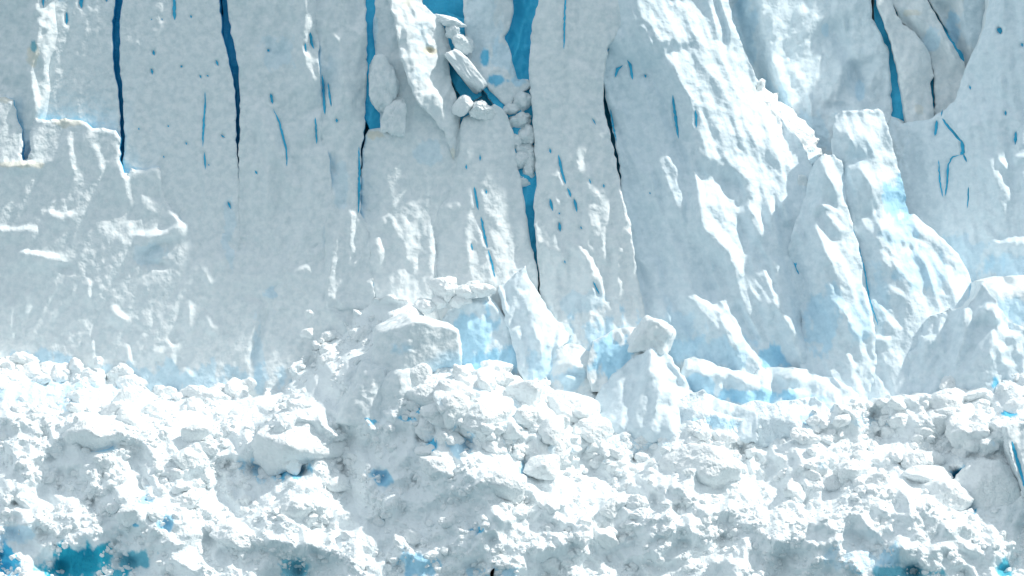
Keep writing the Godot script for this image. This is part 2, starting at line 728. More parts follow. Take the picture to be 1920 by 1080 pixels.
func left_wall() -> void:
	left({"name": "ice_pillar", "category": "ice pillar", "label": "grey ice pillar with a bright ragged corner beside the smooth cracked slabs",
		"outline": [-260, -260, 88, -260, 98, -40, 103, 0, 112, 25, 122, 48, 120, 75, 108, 95, 102, 125, 98, 155, 94, 185, 92, 225, 84, 260, 70, 330, 60, 430, -260, 430],
		"ctrl": [-260, 0, 0.6, -260, 400, 0.6, 0, -260, 0.6, 0, 0, 0.6, 0, 150, 0.5, 0, 400, 0.2, 60, -260, 1.2, 66, 0, 1.2, 70, 50, 1.35, 62, 110, 1.2, 58, 180, 1.0, 60, 250, 0.7, 40, 300, 0.2, 50, 420, 0.0,
			100, -260, -0.4, 104, 0, -0.4, 120, 60, -0.5, 102, 120, -0.4, 94, 200, -0.3, 80, 300, -0.2, 35, 60, 0.6, 30, 170, 0.4],
		"strokes": [[[60, 150, 68, 190, 66, 225], 8, 10, 0.25], [[76, 80, 84, 130, 82, 200], 10, 10, 0.2]],
		"tints": [[60, 100, 14, 24, 0.5, 2], [62, 86, 6, 12, 0.7, 3]], "r": 6.0, "fine": 0.10, "mid": 0.35,
		"crack_strips": [[[82, -30, 81, 0, 81, 14], 5]]})
	left({"name": "ice_slab", "category": "ice slab", "label": "narrow smooth ice slab between the ragged corner and the first long blue crack",
		"rib": 0.11, "outline": [60, -260, 214, -260, 215, 0, 210, 60, 215, 138, 220, 158, 223, 200, 227, 260, 226, 300, 232, 340, 240, 470, 70, 470],
		"ctrl": [60, -260, -0.1, 210, -260, 0.1, 60, 0, -0.1, 130, 60, 0.1, 212, 60, 0.1, 100, 200, -0.05, 220, 200, 0.05, 150, 330, 0.0, 80, 460, 0, 230, 460, 0],
		"low": 0.25, "mid": 0.12, "fine": 0.04, "r": 5.0,
		"crack_strips": [[[153, -6, 152, 6, 153, 16], 7], [[125, 22, 125, 46], 5], [[199, -6, 200, 4], 4]]})
	left({"name": "ice_slab", "category": "ice slab", "label": "wide smooth grey slab pitted with small blue nicks between two long cracks",
		"rib": 0.11, "outline": [229, -260, 229, 0, 224, 60, 225, 140, 229, 160, 231, 200, 234, 260, 231, 292, 232, 330, 236, 400, 240, 580, 452, 580, 447, 330, 443, 262, 442, 180, 436, 140, 428, 110, 420, 72, 415, 60, 411, 0, 409, -260],
		"ctrl": [229, -260, 0.0, 410, -260, 0.05, 229, 0, 0, 320, 0, 0.15, 410, 0, 0.0, 330, 150, 0.18, 440, 200, 0.05, 235, 200, 0.05, 300, 300, 0.2, 400, 300, 0.1, 240, 400, 0.2, 340, 420, 0.3, 440, 400, 0.1, 240, 580, 0.5, 450, 580, 0.3],
		"low": 0.2, "mid": 0.10, "fine": 0.04, "r": 4.5,
		"strokes": [[[382, 300, 385, 340, 390, 392], 6, 10, 0.16], [[360, 370, 372, 400], 8, 20, 0.15]],
		"crack_strips": [[[325, -10, 327, 10, 327, 38], 7], [[287, 94, 290, 104], 5], [[284, 128, 286, 140], 5], [[338, 124, 342, 126], 5], [[374, 140, 377, 147], 4], [[388, 140, 391, 144], 4], [[405, 112, 409, 124], 5], [[384, 172, 385, 190, 383, 215, 381, 250, 380, 275], 4], [[383, 285, 385, 318], 3],
			[[414, 252, 422, 258], 4], [[348, 266, 350, 272], 4], [[259, 240, 262, 243], 3], [[314, 235, 317, 238], 3], [[390, 308, 393, 310], 3], [[306, 292, 308, 296], 3], [[293, 360, 305, 367], 3], [[357, 28, 359, 34], 4], [[248, 350, 250, 364], 5], [[427, 378, 433, 392], 5], [[283, 35, 284, 38], 3], [[303, 34, 305, 38], 3]],
		"tints": [[430, 410, 12, 60, 0.2, 0]]})
	left({"name": "ice_slab", "category": "ice slab", "label": "ice slab next to the darkest crack, ending in a bright vertical rib",
		"outline": [425, -260, 425, 0, 432, 60, 436, 72, 447, 128, 450, 170, 449, 262, 447, 300, 447, 580, 640, 580, 628, 400, 614, 265, 606, 220, 600, 140, 597, 70, 596, 30, 594, 0, 594, -260],
		"ctrl": [425, -260, 0, 425, 0, 0, 450, 200, 0, 450, 400, 0, 450, 580, 0.2, 520, -260, 0, 520, 0, 0.0, 505, 85, -0.35, 535, 105, -0.45, 548, 40, 0.2, 570, -260, 0.9, 572, 0, 0.95, 575, 45, 0.95, 570, 100, 0.8, 582, 150, 0.95, 594, 225, 0.8, 603, 300, 0.6, 612, 370, 0.5,
			596, 0, 0.1, 598, 70, 0.1, 606, 200, 0.1, 612, 260, 0.0, 548, 150, -0.3, 560, 220, -0.3, 550, 280, -0.2, 480, 100, 0, 480, 300, 0.1, 560, 400, 0.0, 500, 480, 0.0, 620, 480, 0.3, 630, 580, 0.6],
		"strokes": [[[480, 195, 497, 232, 515, 275, 537, 318], 17, 28, 0.55], [[501, 300, 503, 350, 512, 402], 8, 16, 0.35], [[536, 310, 548, 345, 560, 360], 14, 20, 0.3], [[545, 0, 552, 40], 14, 10, 0.3], [[490, 40, 520, 60], 15, 25, 0.12]],
		"tints": [[522, 95, 34, 34, 0.2, 0]],
		"low": 0.25, "mid": 0.2, "r": 5.0,
		"crack_strips": [[[508, 175, 511, 195], 6], [[513, 205, 524, 230, 530, 255, 537, 280, 538, 312], 4], [[572, 80, 574, 98], 4], [[582, 60, 584, 80, 589, 92], 6], [[596, 22, 597, 45, 599, 68], 6], [[478, 320, 482, 327], 4], [[591, 220, 593, 250, 594, 270], 4], [[502, 92, 505, 97], 5]]})
	left({"name": "ice_pillar", "category": "ice pillar", "label": "fluted pale pillar with slanting ribs beside the narrow blue cleft",
		"outline": [585, -260, 585, 0, 588, 20, 590, 66, 588, 130, 596, 220, 604, 262, 608, 330, 610, 580, 705, 580, 690, 420, 677, 400, 676, 300, 684, 238, 688, 120, 686, 0, 688, -260],
		"ctrl": [602, -260, -0.1, 602, 0, 0, 612, 100, 0.1, 645, -260, 0.5, 640, 0, 0.5, 684, 0, -0.7, 686, -260, -0.7, 645, 100, 0.6, 684, 130, -0.6, 655, 180, 0.6, 672, 235, 0.1, 640, 300, 0.4, 668, 300, 0.0, 620, 300, 0.1, 655, 400, 0.4, 625, 560, 0.6, 695, 560, 0.6],
		"strokes": [[[612, 0, 622, 60, 640, 130, 652, 200, 668, 240], 16, 20, 0.35], [[634, 60, 650, 120], 12, 16, 0.25], [[625, 180, 640, 240, 652, 300], 12, 18, 0.3], [[650, 290, 660, 340, 668, 395], 9, 16, 0.35], [[640, 385, 655, 400, 668, 408], 10, 18, 0.3]],
		"crack_strips": [[[604, 140, 606, 160, 609, 215], 6], [[615, 155, 619, 185, 621, 200], 4], [[630, 222, 632, 230], 5], [[673, 275, 674, 320, 673, 370, 672, 400], 5]],
		"tints": [[640, 350, 18, 40, 0.2, 0]], "mid": 0.35, "r": 6.0})
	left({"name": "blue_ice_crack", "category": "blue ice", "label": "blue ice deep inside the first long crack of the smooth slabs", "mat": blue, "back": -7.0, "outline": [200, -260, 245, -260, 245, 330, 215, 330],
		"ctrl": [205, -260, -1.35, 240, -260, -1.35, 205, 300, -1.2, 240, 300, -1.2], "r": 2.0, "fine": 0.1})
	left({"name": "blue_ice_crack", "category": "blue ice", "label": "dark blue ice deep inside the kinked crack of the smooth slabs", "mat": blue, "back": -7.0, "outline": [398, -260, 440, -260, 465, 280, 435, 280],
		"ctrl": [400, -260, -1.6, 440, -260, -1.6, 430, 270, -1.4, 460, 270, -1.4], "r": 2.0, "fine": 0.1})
	left({"name": "ice_cliff", "category": "ice cliff", "label": "broad crumpled grey lower ice wall with stepped bright ledges on its upper corner", "stretch": 0.45, "lean": 0.5,
		"settle": 2, "outline": [-260, 178, 10, 181, 27, 188, 30, 215, 40, 236, 43, 300, 56, 300, 58, 252, 62, 218, 80, 225, 110, 222, 150, 226, 165, 230, 176, 238, 192, 239, 216, 245, 224, 256, 227, 300, 236, 332, 244, 316, 262, 317, 300, 313, 304, 330, 306, 354, 318, 385, 345, 415, 395, 430, 450, 440, 520, 430, 560, 410, 600, 400, 640, 398, 672, 400, 690, 430, 700, 520, 722, 548, 715, 600, 720, 800, -260, 800],
		"ctrl": [-260, 180, 1, 10, 184, 1, 27, 205, 0.9, 20, 290, 1, 0, 316, 1.5, 40, 306, 1.5, 76, 312, 1.3, 95, 335, 1, 60, 230, 0.7, 80, 240, 1.1, 150, 245, 1.1, 215, 258, 1.1, 226, 300, 0.8, 238, 380, 0.5, 252, 402, 0.5, 130, 300, 1.2, 150, 400, 1.4, 200, 340, 1.1, 262, 330, 0.6, 300, 322, 0.55, 302, 360, 0.35, 345, 425, 0.5, 395, 440, -0.02, 450, 460, -0.27, 520, 440, -0.32, 560, 425, -0.25, 600, 415, -0.2, 650, 402, 0.35, 672, 410, 0.3, 690, 500, 0.05, 0, 450, 1.46, 100, 470, 1.51, 250, 470, 1.21, 350, 500, 0.75, 450, 520, 0.5, 550, 500, 0.45, 640, 520, 0.4, 0, 600, 1.33, 150, 620, 1.28, 300, 620, 1.08, 420, 640, 0.84, 500, 600, 0.43, 560, 620, 0.58, 640, 600, 0.53, 700, 600, 0.43, -260, 800, 1.39, 200, 800, 1.39, 400, 800, 1.19, 560, 800, 0.99, 720, 800, 0.79],
		"strokes": [[[-20, 428, 30, 430, 76, 428], 5, 30, 0.3], [[28, 473, 60, 475, 100, 483, 122, 481], 6, 34, 0.45], [[0, 312, 30, 310, 75, 308], 6, 20, 0.3], [[245, 442, 300, 438, 325, 428, 342, 419], 6, 34, 0.5], [[130, 255, 133, 300, 140, 330], 6, 16, 0.25], [[172, 265, 186, 300, 190, 330], 8, 16, 0.2], [[226, 290, 236, 350, 247, 392], 8, 26, 0.5],
			[[85, 395, 115, 410, 145, 396], 8, 26, 0.3], [[330, 450, 282, 464, 258, 490], 14, 12, -0.5], [[258, 490, 290, 497, 320, 498], 10, 10, -0.35], [[250, 380, 275, 378, 290, 405], 10, 30, 0.35], [[310, 395, 330, 410, 342, 420], 10, 24, 0.35],
			[[165, 525, 168, 565], 5, 14, 0.2], [[208, 575, 222, 592, 240, 602], 9, 22, 0.4], [[236, 640, 246, 690], 6, 18, 0.3], [[354, 560, 360, 625], 5, 16, 0.25], [[386, 590, 396, 611, 414, 617], 7, 18, 0.35], [[280, 664, 322, 650, 328, 692], 7, 22, 0.3], [[338, 688, 366, 712], 8, 20, 0.3], [[174, 620, 178, 690], 6, 20, 0.25],
			[[498, 555, 500, 585, 482, 640, 474, 700], 10, 12, -0.45], [[455, 552, 480, 558, 498, 566], 8, 10, -0.25], [[500, 545, 530, 535], 12, 12, -0.4], [[105, 500, 140, 505], 10, 14, -0.3], [[395, 495, 430, 480, 470, 470], 10, 24, 0.25], [[545, 520, 560, 505, 590, 500], 8, 24, 0.3], [[540, 450, 560, 462, 590, 470, 620, 445], 10, 24, 0.3], [[60, 540, 45, 600], 8, 24, 0.25], [[380, 500, 398, 536], 5, 12, 0.25], [[0, 520, 22, 580, 20, 640], 8, 20, 0.3], [[600, 560, 640, 600, 660, 640], 9, 20, 0.3]],
		"tints": [[40, 309, 46, 7, 0.5, 2], [140, 230, 50, 9, 0.45, 2], [8, 186, 22, 8, 0.4, 2], [280, 478, 34, 22, 0.2, 0], [428, 455, 14, 60, 0.25, 0], [515, 548, 22, 12, 0.35, 0], [482, 655, 14, 60, 0.25, 0], [250, 716, 330, 36, 0.4, 0], [60, 680, 90, 24, 0.5, 0]],
		"low": 0.35, "mid": 0.16, "rib": 0.14, "fine": 0.07, "r": 9.0, "rd": 0.5, "rag": 3.0})


func middle_wall() -> void:
	# blue ice deep in the clefts
	piece({"name": "blue_ice_cleft", "category": "blue ice", "label": "narrow vivid blue ice at the back of the cleft beside the fluted pillar", "mat": blue, "back": -4.0,
		"outline": [676, -260, 716, -260, 716, 140, 720, 200, 730, 260, 700, 262, 676, 200], "ctrl": [680, -260, -1.1, 715, -260, -1.1, 680, 0, -1.0, 715, 0, -1.0, 700, 250, -0.6, 715, 150, -0.7], "r": 3.0})
	piece({"name": "blue_ice_cavern", "category": "blue ice", "label": "vivid blue ice at the back of the wide cavern under the tall central pillar", "mat": blue, "back": -5.0,
		"outline": [935, -260, 1030, -260, 1025, 60, 1015, 200, 1010, 240, 950, 230, 900, 160, 890, 90, 930, 60], "ctrl": [940, -260, -2.2, 1025, -260, -1.4, 960, 20, -1.9, 1005, 20, -1.3, 905, 120, -0.9, 950, 150, -0.9, 990, 150, -0.9, 960, 220, -0.3, 1005, 220, -0.6], "low": 0.5, "mid": 0.5, "r": 4.0})
	piece({"name": "blue_ice_rift", "category": "blue ice", "label": "blue ice filling the broken rift below the cavern", "mat": blue, "back": -4.0,
		"outline": [935, 190, 1015, 190, 1020, 350, 1018, 440, 1012, 520, 990, 520, 975, 420, 955, 300], "ctrl": [940, 200, -0.5, 1010, 200, -0.5, 960, 300, -0.2, 1015, 330, -0.3, 985, 360, -0.2, 1000, 430, 0.2, 1005, 510, 0.8], "low": 0.4, "mid": 0.5, "r": 4.0})
	piece({"name": "blue_ice_gap", "category": "blue ice", "label": "small wedge of blue ice beside the bright fin and its leaning block", "mat": blue, "back": -4.0,
		"outline": [835, 20, 880, 40, 890, 110, 905, 180, 870, 195, 840, 140], "ctrl": [840, 40, -1.5, 880, 60, -1.5, 850, 140, -1.1, 890, 170, -1.1], "r": 3.0})
	# pillar behind
	piece({"name": "ice_pillar", "category": "ice pillar", "label": "pale blue pillar leaning beside the wide blue cavern",
		"outline": [864, -260, 868, 0, 872, 60, 876, 110, 888, 138, 897, 150, 905, 150, 925, 178, 940, 190, 955, 207, 962, 196, 968, 180, 985, 172, 998, 158, 990, 148, 972, 150, 964, 125, 957, 92, 944, 70, 955, 55, 962, 20, 968, -260],
		"ctrl": [865, -260, -0.9, 870, 0, -0.9, 920, -260, -0.2, 920, 0, -0.2, 962, 0, -0.7, 965, -260, -0.7, 880, 110, -0.8, 920, 80, -0.3, 945, 70, -0.5, 915, 140, -0.3, 950, 130, -0.3, 935, 180, -0.2, 955, 205, -0.1, 985, 165, -0.3],
		"tints": [[910, 105, 10, 18, 0.9, 1], [925, 150, 26, 12, 0.8, 1], [950, 110, 34, 40, 0.35, 0], [900, 40, 40, 90, 0.2, 0], [975, 150, 14, 12, 0.6, 0]], "r": 7.0, "low": 0.3, "mid": 0.2})
	piece({"name": "ice_pillar", "category": "ice pillar", "label": "shaded grey pillar standing between the bright fin and the narrow blue cleft",
		"outline": [701, -260, 703, 15, 699, 48, 704, 104, 702, 180, 712, 215, 716, 245, 730, 300, 730, 520, 870, 520, 872, 320, 866, 285, 862, 220, 800, 100, 770, -260],
		"ctrl": [703, -260, -0.6, 703, 0, -0.6, 730, 0, -0.2, 735, 100, -0.1, 706, 100, -0.5, 715, 215, -0.2, 760, 220, 0.2, 770, -260, -0.3, 790, 260, 0.55, 820, 300, 0.6, 850, 305, 0.3, 855, 250, 0.2, 800, 340, 0.6, 740, 500, 0.3, 860, 500, 0.4],
		"tints": [[805, 285, 26, 26, 0.25, 0], [700, 60, 10, 50, 0.4, 0]], "r": 6.0, "mid": 0.15, "low": 0.25})
	piece({"name": "ice_fin", "category": "ice fin", "label": "bright tapering ice fin with a small dirty hole, leaning against a grey pillar",
		"outline": [712, -260, 729, 0, 740, 48, 751, 111, 766, 155, 781, 189, 807, 218, 832, 246, 846, 285, 851, 300, 856, 267, 859, 222, 853, 174, 845, 148, 840, 115, 846, 93, 838, 60, 821, 33, 803, 15, 777, 0, 765, -260],
		"ctrl": [715, -260, 1.55, 730, 0, 1.55, 742, 50, 1.65, 754, 111, 1.75, 770, 158, 1.75, 785, 190, 1.7, 810, 222, 0.9, 835, 250, 0.9, 848, 290, 0.45, 765, -260, 0.45, 777, 0, 0.35, 820, 35, 0.05, 845, 93, -0.15, 842, 130, -0.05, 853, 175, 0.25, 858, 222, 0.25, 856, 265, 0.45, 785, 60, 0.95, 800, 120, 1.1, 815, 170, 1.15, 835, 215, 0.9],
		"strokes": [[[758, 40, 775, 100, 790, 150], 20, 14, 0.2], [[802, 88, 806, 96, 812, 92], 6, 6, -0.5], [[798, 55, 802, 75, 810, 92], 3, 6, 0.12], [[772, 120, 800, 170, 830, 205], 18, 22, 0.25]],
		"tints": [[806, 96, 14, 8, 0.7, 2], [785, 4, 30, 9, 0.4, 2], [849, 285, 6, 14, 0.4, 2], [790, 60, 20, 30, 0.15, 0], [785, 140, 20, 14, 0.15, 0]], "r": 6.0, "fine": 0.12, "mid": 0.3})
	block("ice_lump", "rounded grey ice lump wedged in the narrow blue cleft", 719, 156, 62, 108, 0.1, [[1, 0.2, 0, 0.9], [-1, 0, 0, 0.9], [-0.6, 0.6, 0.3, 0.85], [0.5, 0.8, 0, 0.9], [0, 1, 0, 1.0], [0, -1, 0, 1], [0, 0, 1, 0.8], [0.7, -0.6, 0.2, 0.9], [-0.6, -0.6, 0, 1.0]], {"worn": 7.0, "turn": 8.0, "bumps": 0.2})
	block("ice_lump", "small bright ice lump below the rounded lump in the cleft", 740, 216, 44, 70, 0.6, [[1, 0.3, 0, 0.9], [-1, 0.1, 0, 0.9], [0, 1, 0.2, 0.9], [0, -1, 0, 1], [0, 0, 1, 0.8], [-0.5, 0.7, 0.3, 0.8]], {"worn": 8.0, "turn": -12.0, "bumps": 0.22})
	# broken bits between fin and pillar
	block("ice_shard", "flat ice shard lodged at the top edge of the bright fin", 842, 40, 44, 20, 0.3, [], {"turn": -14.0, "bumps": 0.2})
	block("ice_shard", "jagged ice shard below the flat shard, beside the bright fin", 864, 78, 36, 32, 0.2, [], {"turn": -35.0, "bumps": 0.25})
	block("ice_shard", "thin upright ice chip between the jagged shard and the fin", 852, 60, 20, 34, 0.3, [], {"turn": 20.0, "bumps": 0.25})
	block("leaning_ice_block", "long white ice block leaning diagonally between fin and pale pillar", 874, 131, 34, 96, 0.5, [[1, 0, 0, 0.9], [-1, 0, 0, 0.9], [0, 1, 0, 0.95], [0, -1, 0, 1.0], [0, 0, 1, 0.8], [0.7, 0.7, 0.2, 1.0], [-0.6, -0.6, 0.4, 0.9]], {"turn": 38.0, "worn": 12.0, "bumps": 0.12})
	block("snow_lump", "rounded white snow knob perched beside the bright fin tip", 870, 198, 30, 42, 1.1, [], {"worn": 6.0, "mat": snow})
	block("snow_lump", "knobbly snow cap beside the rounded knob on the pillar top", 900, 205, 40, 36, 1.0, [], {"worn": 6.0, "bumps": 0.3, "mat": snow})
	piece({"name": "ice_pillar", "yaw": 0.06, "yaw_from": 960.0, "category": "ice pillar", "label": "grey blunt-topped pillar with a cream edge under the narrow blue cleft",
		"rib": 0.1, "settle": 2, "outline": [686, 252, 692, 243, 704, 240, 722, 242, 745, 246, 752, 275, 766, 320, 792, 362, 812, 420, 822, 500, 830, 600, 830, 800, 690, 800, 700, 560, 690, 520, 676, 470, 673, 420, 677, 340, 681, 280],
		"ctrl": [688, 252, 0.5, 720, 246, 0.7, 745, 250, 0.4, 684, 300, 0.3, 720, 300, 1.0, 755, 300, 0.7, 680, 400, 0.3, 740, 400, 1.4, 790, 380, 0.8, 810, 440, 0.9, 690, 500, 0.8, 750, 520, 1.7, 820, 500, 1.2, 700, 600, 1.2, 760, 640, 2.2, 830, 640, 1.8, 700, 800, 3.0, 830, 800, 3.0],
		"strokes": [[[690, 430, 720, 440, 740, 470, 760, 520], 20, 30, -0.35], [[705, 440, 712, 480, 700, 510], 14, 20, 0.3], [[765, 405, 770, 418], 4, 6, -0.2], [[700, 250, 715, 256, 740, 250], 6, 14, 0.15]],
		"tints": [[704, 252, 18, 10, 0.55, 2]], "r": 10.0, "mid": 0.25, "low": 0.4})
	piece({"name": "ice_pillar", "yaw": 0.06, "yaw_from": 960.0, "category": "ice pillar", "label": "broad grey pillar along the dark central crack, a dashed crack running down it",
		"rib": 0.1, "settle": 2, "outline": [836, 360, 852, 318, 860, 285, 862, 245, 868, 222, 888, 212, 908, 206, 925, 196, 940, 202, 952, 218, 962, 245, 966, 280, 974, 330, 982, 360, 987, 400, 993, 440, 1000, 474, 1007, 504, 1013, 600, 1016, 800, 800, 800, 796, 640, 800, 540, 800, 470, 815, 400],
		"ctrl": [860, 240, 0.5, 870, 225, 0.6, 905, 212, 0.7, 930, 202, 0.6, 955, 225, 0.2, 880, 280, 1.0, 920, 280, 0.9, 964, 280, 0.2, 840, 360, 0.4, 880, 380, 1.3, 940, 360, 1.2, 982, 365, 0.4, 806, 470, 0.6, 860, 480, 1.7, 930, 470, 1.7, 996, 460, 0.8, 806, 600, 1.6, 900, 600, 2.4, 1005, 600, 1.9, 810, 800, 3.0, 1010, 800, 3.2],
		"strokes": [[[868, 228, 872, 280, 855, 340, 838, 390], 14, 18, 0.25], [[930, 215, 945, 270, 955, 330], 14, 22, 0.25], [[975, 405, 990, 460, 1003, 505], 8, 16, 0.25]],
		"crack_strips": [[[874, 308, 875, 318], 5], [[900, 290, 900, 302], 4], [[911, 355, 912, 364], 5], [[889, 350, 893, 375, 897, 394], 5], [[902, 406, 908, 440, 914, 465], 5], [[915, 468, 922, 492, 928, 520], 3.5], [[884, 456, 886, 470], 4], [[846, 296, 849, 304], 4]],
		"r": 6.0, "mid": 0.15, "low": 0.3, "lean": 0.0})
	# broken bits wedged in the rift
	for b in [[958, 206, 26, 18], [982, 188, 30, 26], [975, 226, 34, 22], [990, 255, 26, 30], [968, 268, 22, 26], [976, 300, 30, 24], [992, 318, 24, 26], [985, 280, 28, 20], [978, 338, 22, 18], [996, 300, 20, 30]]:
		block("ice_chunk", "pale broken ice chunk wedged in the rift under the blue cavern", b[0], b[1], b[2] * 1.35, b[3] * 1.35, -0.55 + (b[1] - 200) * 0.003, [], {"level": 3, "bumps": 0.35, "worn": 7.0, "group": "chunks wedged in the central rift"})
	piece({"name": "ice_pillar", "yaw": 0.06, "yaw_from": 960.0, "category": "ice pillar", "label": "tall smooth central pillar between the dark crack and the slanting black crack",
		"outline": [1016, -260, 1011, 0, 1000, 36, 995, 78, 992, 140, 997, 200, 1004, 300, 1007, 348, 1000, 376, 1002, 400, 1004, 440, 1007, 470, 1010, 505, 1016, 600, 1018, 800, 1230, 800, 1212, 600, 1196, 520, 1184, 430, 1167, 366, 1153, 290, 1136, 216, 1131, 180, 1133, 140, 1140, 90, 1200, 0, 1200, -260],
		"ctrl": [1016, -260, 0.4, 1011, 0, 0.4, 996, 80, 0.1, 1040, -260, 1.0, 1040, 0, 1.0, 1056, 0, 1.1, 1042, 200, 1.0, 1000, 200, 0.4, 1060, 100, 1.1, 1100, -260, 1.2, 1100, 0, 1.2, 1190, -260, 1.8, 1190, 0, 1.8, 1100, 200, 1.35, 1131, 175, 0.9, 1152, 290, 1.2, 1010, 350, 0.6, 1060, 320, 1.4, 1110, 400, 1.9, 1165, 370, 1.5, 1010, 500, 1.0, 1060, 480, 1.9, 1110, 550, 2.5, 1190, 520, 2.3, 1020, 650, 2.4, 1100, 680, 3.3, 1200, 660, 3.3, 1020, 800, 3.4, 1220, 800, 3.8],
		"strokes": [[[1058, 118, 1085, 128, 1105, 145, 1124, 168], 16, 24, 0.3], [[1010, 120, 1022, 220, 1030, 330, 1050, 420], 14, 30, 0.2], [[1040, 300, 1070, 380, 1090, 450], 14, 26, 0.22], [[1076, 440, 1082, 460, 1105, 490, 1125, 540], 9, 20, 0.35], [[1110, 400, 1125, 450, 1135, 500], 12, 22, 0.25], [[1050, 460, 1060, 500], 8, 18, 0.2], [[1150, 330, 1172, 380, 1182, 420, 1190, 470, 1194, 515], 6, 16, 0.25], [[1090, 300, 1110, 340, 1120, 380], 10, 22, 0.2]],
		"crack_strips": [[[1061, -20, 1059, 20, 1058, 60, 1057, 92], 4], [[1031, 278, 1033, 288], 5], [[1047, 290, 1053, 320, 1061, 345], 5.5], [[1064, 352, 1071, 370], 4.5], [[1076, 372, 1082, 398], 5], [[1031, 372, 1036, 396], 5.5], [[1048, 416, 1051, 434], 5], [[1048, 398, 1050, 402], 4], [[1089, 424, 1091, 430], 4], [[1110, 222, 1117, 234], 4], [[1112, 528, 1124, 552], 3], [[1131, 345, 1133, 352], 4], [[1058, 488, 1060, 494], 3], [[1105, 335, 1108, 345], 3]],
		"r": 6.0, "low": 0.3, "mid": 0.2, "lean": 0.0, "tints": [[1150, 680, 120, 90, 0.5, 0], [1090, 570, 60, 24, 0.25, 0]]})
	piece({"name": "ice_buttress", "ice": DENSE, "inward": 0.8, "category": "ice buttress", "label": "great bright buttress with a shaded hollow on one side and a sunlit flank",
		"settle": 1, "rib": 0.34, "outline": [1120, -260, 1125, 0, 1130, 80, 1122, 110, 1136, 182, 1141, 206, 1157, 284, 1165, 330, 1164, 366, 1174, 425, 1184, 505, 1200, 640, 1215, 800, 1500, 800, 1560, 700, 1540, 620, 1530, 560, 1530, 500, 1540, 440, 1540, 400, 1530, 330, 1505, 270, 1452, 206, 1430, 190, 1416, 166, 1421, 152, 1405, 115, 1388, 75, 1375, 40, 1366, 0, 1350, -260],
		"ctrl": [1180, -260, 2.96, 1188, 0, 2.96, 1232, 72, 2.96, 1262, 125, 3.11, 1298, 200, 3.11, 1326, 290, 3.11, 1322, 400, 3.18, 1120, -260, 0.74, 1128, 0, 0.89, 1133, 90, 0.89, 1175, 70, 2.15, 1205, 92, 2.29, 1160, 112, 0.67, 1195, 130, 0.74, 1230, 130, 1.11, 1245, 105, 2.37, 1148, 200, 0.67, 1190, 250, 1.18, 1262, 250, 1.7, 1178, 330, 1.04, 1245, 350, 2, 1295, 330, 2.37, 1366, 0, 0.49, 1385, 75, -0.02, 1420, 155, -0.7, 1452, 210, -0.7, 1400, 250, 1.5, 1480, 300, 0.4, 1505, 400, 2.2, 1420, 350, 1.7, 1380, 200, 1.36, 1320, 80, 2.15, 1350, -260, 0.67, 1280, -260, 2.07, 1200, 450, 1.47, 1290, 450, 3.07, 1360, 470, 3.14, 1420, 480, 3.2, 1480, 480, 3, 1215, 600, 3.1, 1300, 600, 4.2, 1400, 600, 4.6, 1480, 600, 4.4, 1225, 800, 4.2, 1400, 700, 5.2, 1420, 800, 5.6, 1500, 800, 4.6],
		"strokes": [[[1317, 340, 1318, 420, 1345, 452, 1384, 505], 24, 30, 0.7], [[1340, 455, 1365, 470, 1385, 512, 1370, 530], 14, 16, 0.4], [[1400, 380, 1420, 420, 1438, 455], 14, 28, 0.55], [[1446, 375, 1453, 430, 1462, 480], 9, 20, 0.45], [[1466, 370, 1478, 425], 9, 15, 0.45], [[1290, 538, 1305, 565, 1340, 592, 1375, 640, 1408, 682], 20, 38, 0.75], [[1370, 560, 1400, 610, 1428, 655], 12, 26, -0.5], [[1440, 540, 1470, 590, 1490, 640, 1525, 692], 28, 38, 0.85], [[1260, 140, 1270, 210, 1285, 260], 8, 14, -0.2],
			[[1300, 310, 1314, 360, 1318, 410], 6, 14, 0.4], [[1235, 270, 1260, 320, 1275, 380, 1290, 430], 16, 30, 0.4], [[1205, 300, 1222, 350, 1232, 400], 14, 24, 0.35], [[1290, 270, 1300, 330], 8, 12, 0.3], [[1220, 480, 1240, 540], 12, 24, 0.3], [[1250, 560, 1262, 600, 1290, 640], 14, 26, 0.3], [[1380, 290, 1400, 330, 1415, 370], 14, 20, 0.35], [[1150, 240, 1165, 320], 8, 14, 0.2], [[1340, 560, 1365, 585], 8, 18, 0.35], [[1425, 490, 1442, 540, 1452, 590], 12, 24, 0.5], [[1450, 470, 1470, 520, 1498, 578], 12, 24, 0.4], [[1402, 110, 1376, 70], 6, 6, 0.0], [[1341, 0, 1358, 55, 1362, 100], 8, 14, -0.6]],
		"crack_strips": [[[1144, 205, 1150, 240, 1156, 265], 4], [[1176, 112, 1182, 122, 1186, 150], 6], [[1168, 122, 1158, 130, 1153, 145], 6], [[1209, 139, 1211, 146], 6], [[1261, 178, 1266, 215, 1272, 260], 6], [[1135, 60, 1137, 42], 5], [[1142, 90, 1134, 108], 4], [[1304, 206, 1306, 240], 5], [[1218, 360, 1220, 364], 4], [[1485, 475, 1498, 515], 5], [[1553, 478, 1556, 500], 3]],
		"tints": [[1448, 672, 34, 30, 0.95, 0], [1330, 665, 110, 36, 0.4, 0], [1260, 630, 60, 60, 0.25, 0]], "r": 6.0, "low": 0.5, "mid": 0.22, "fine": 0.08, "lean": -0.35})


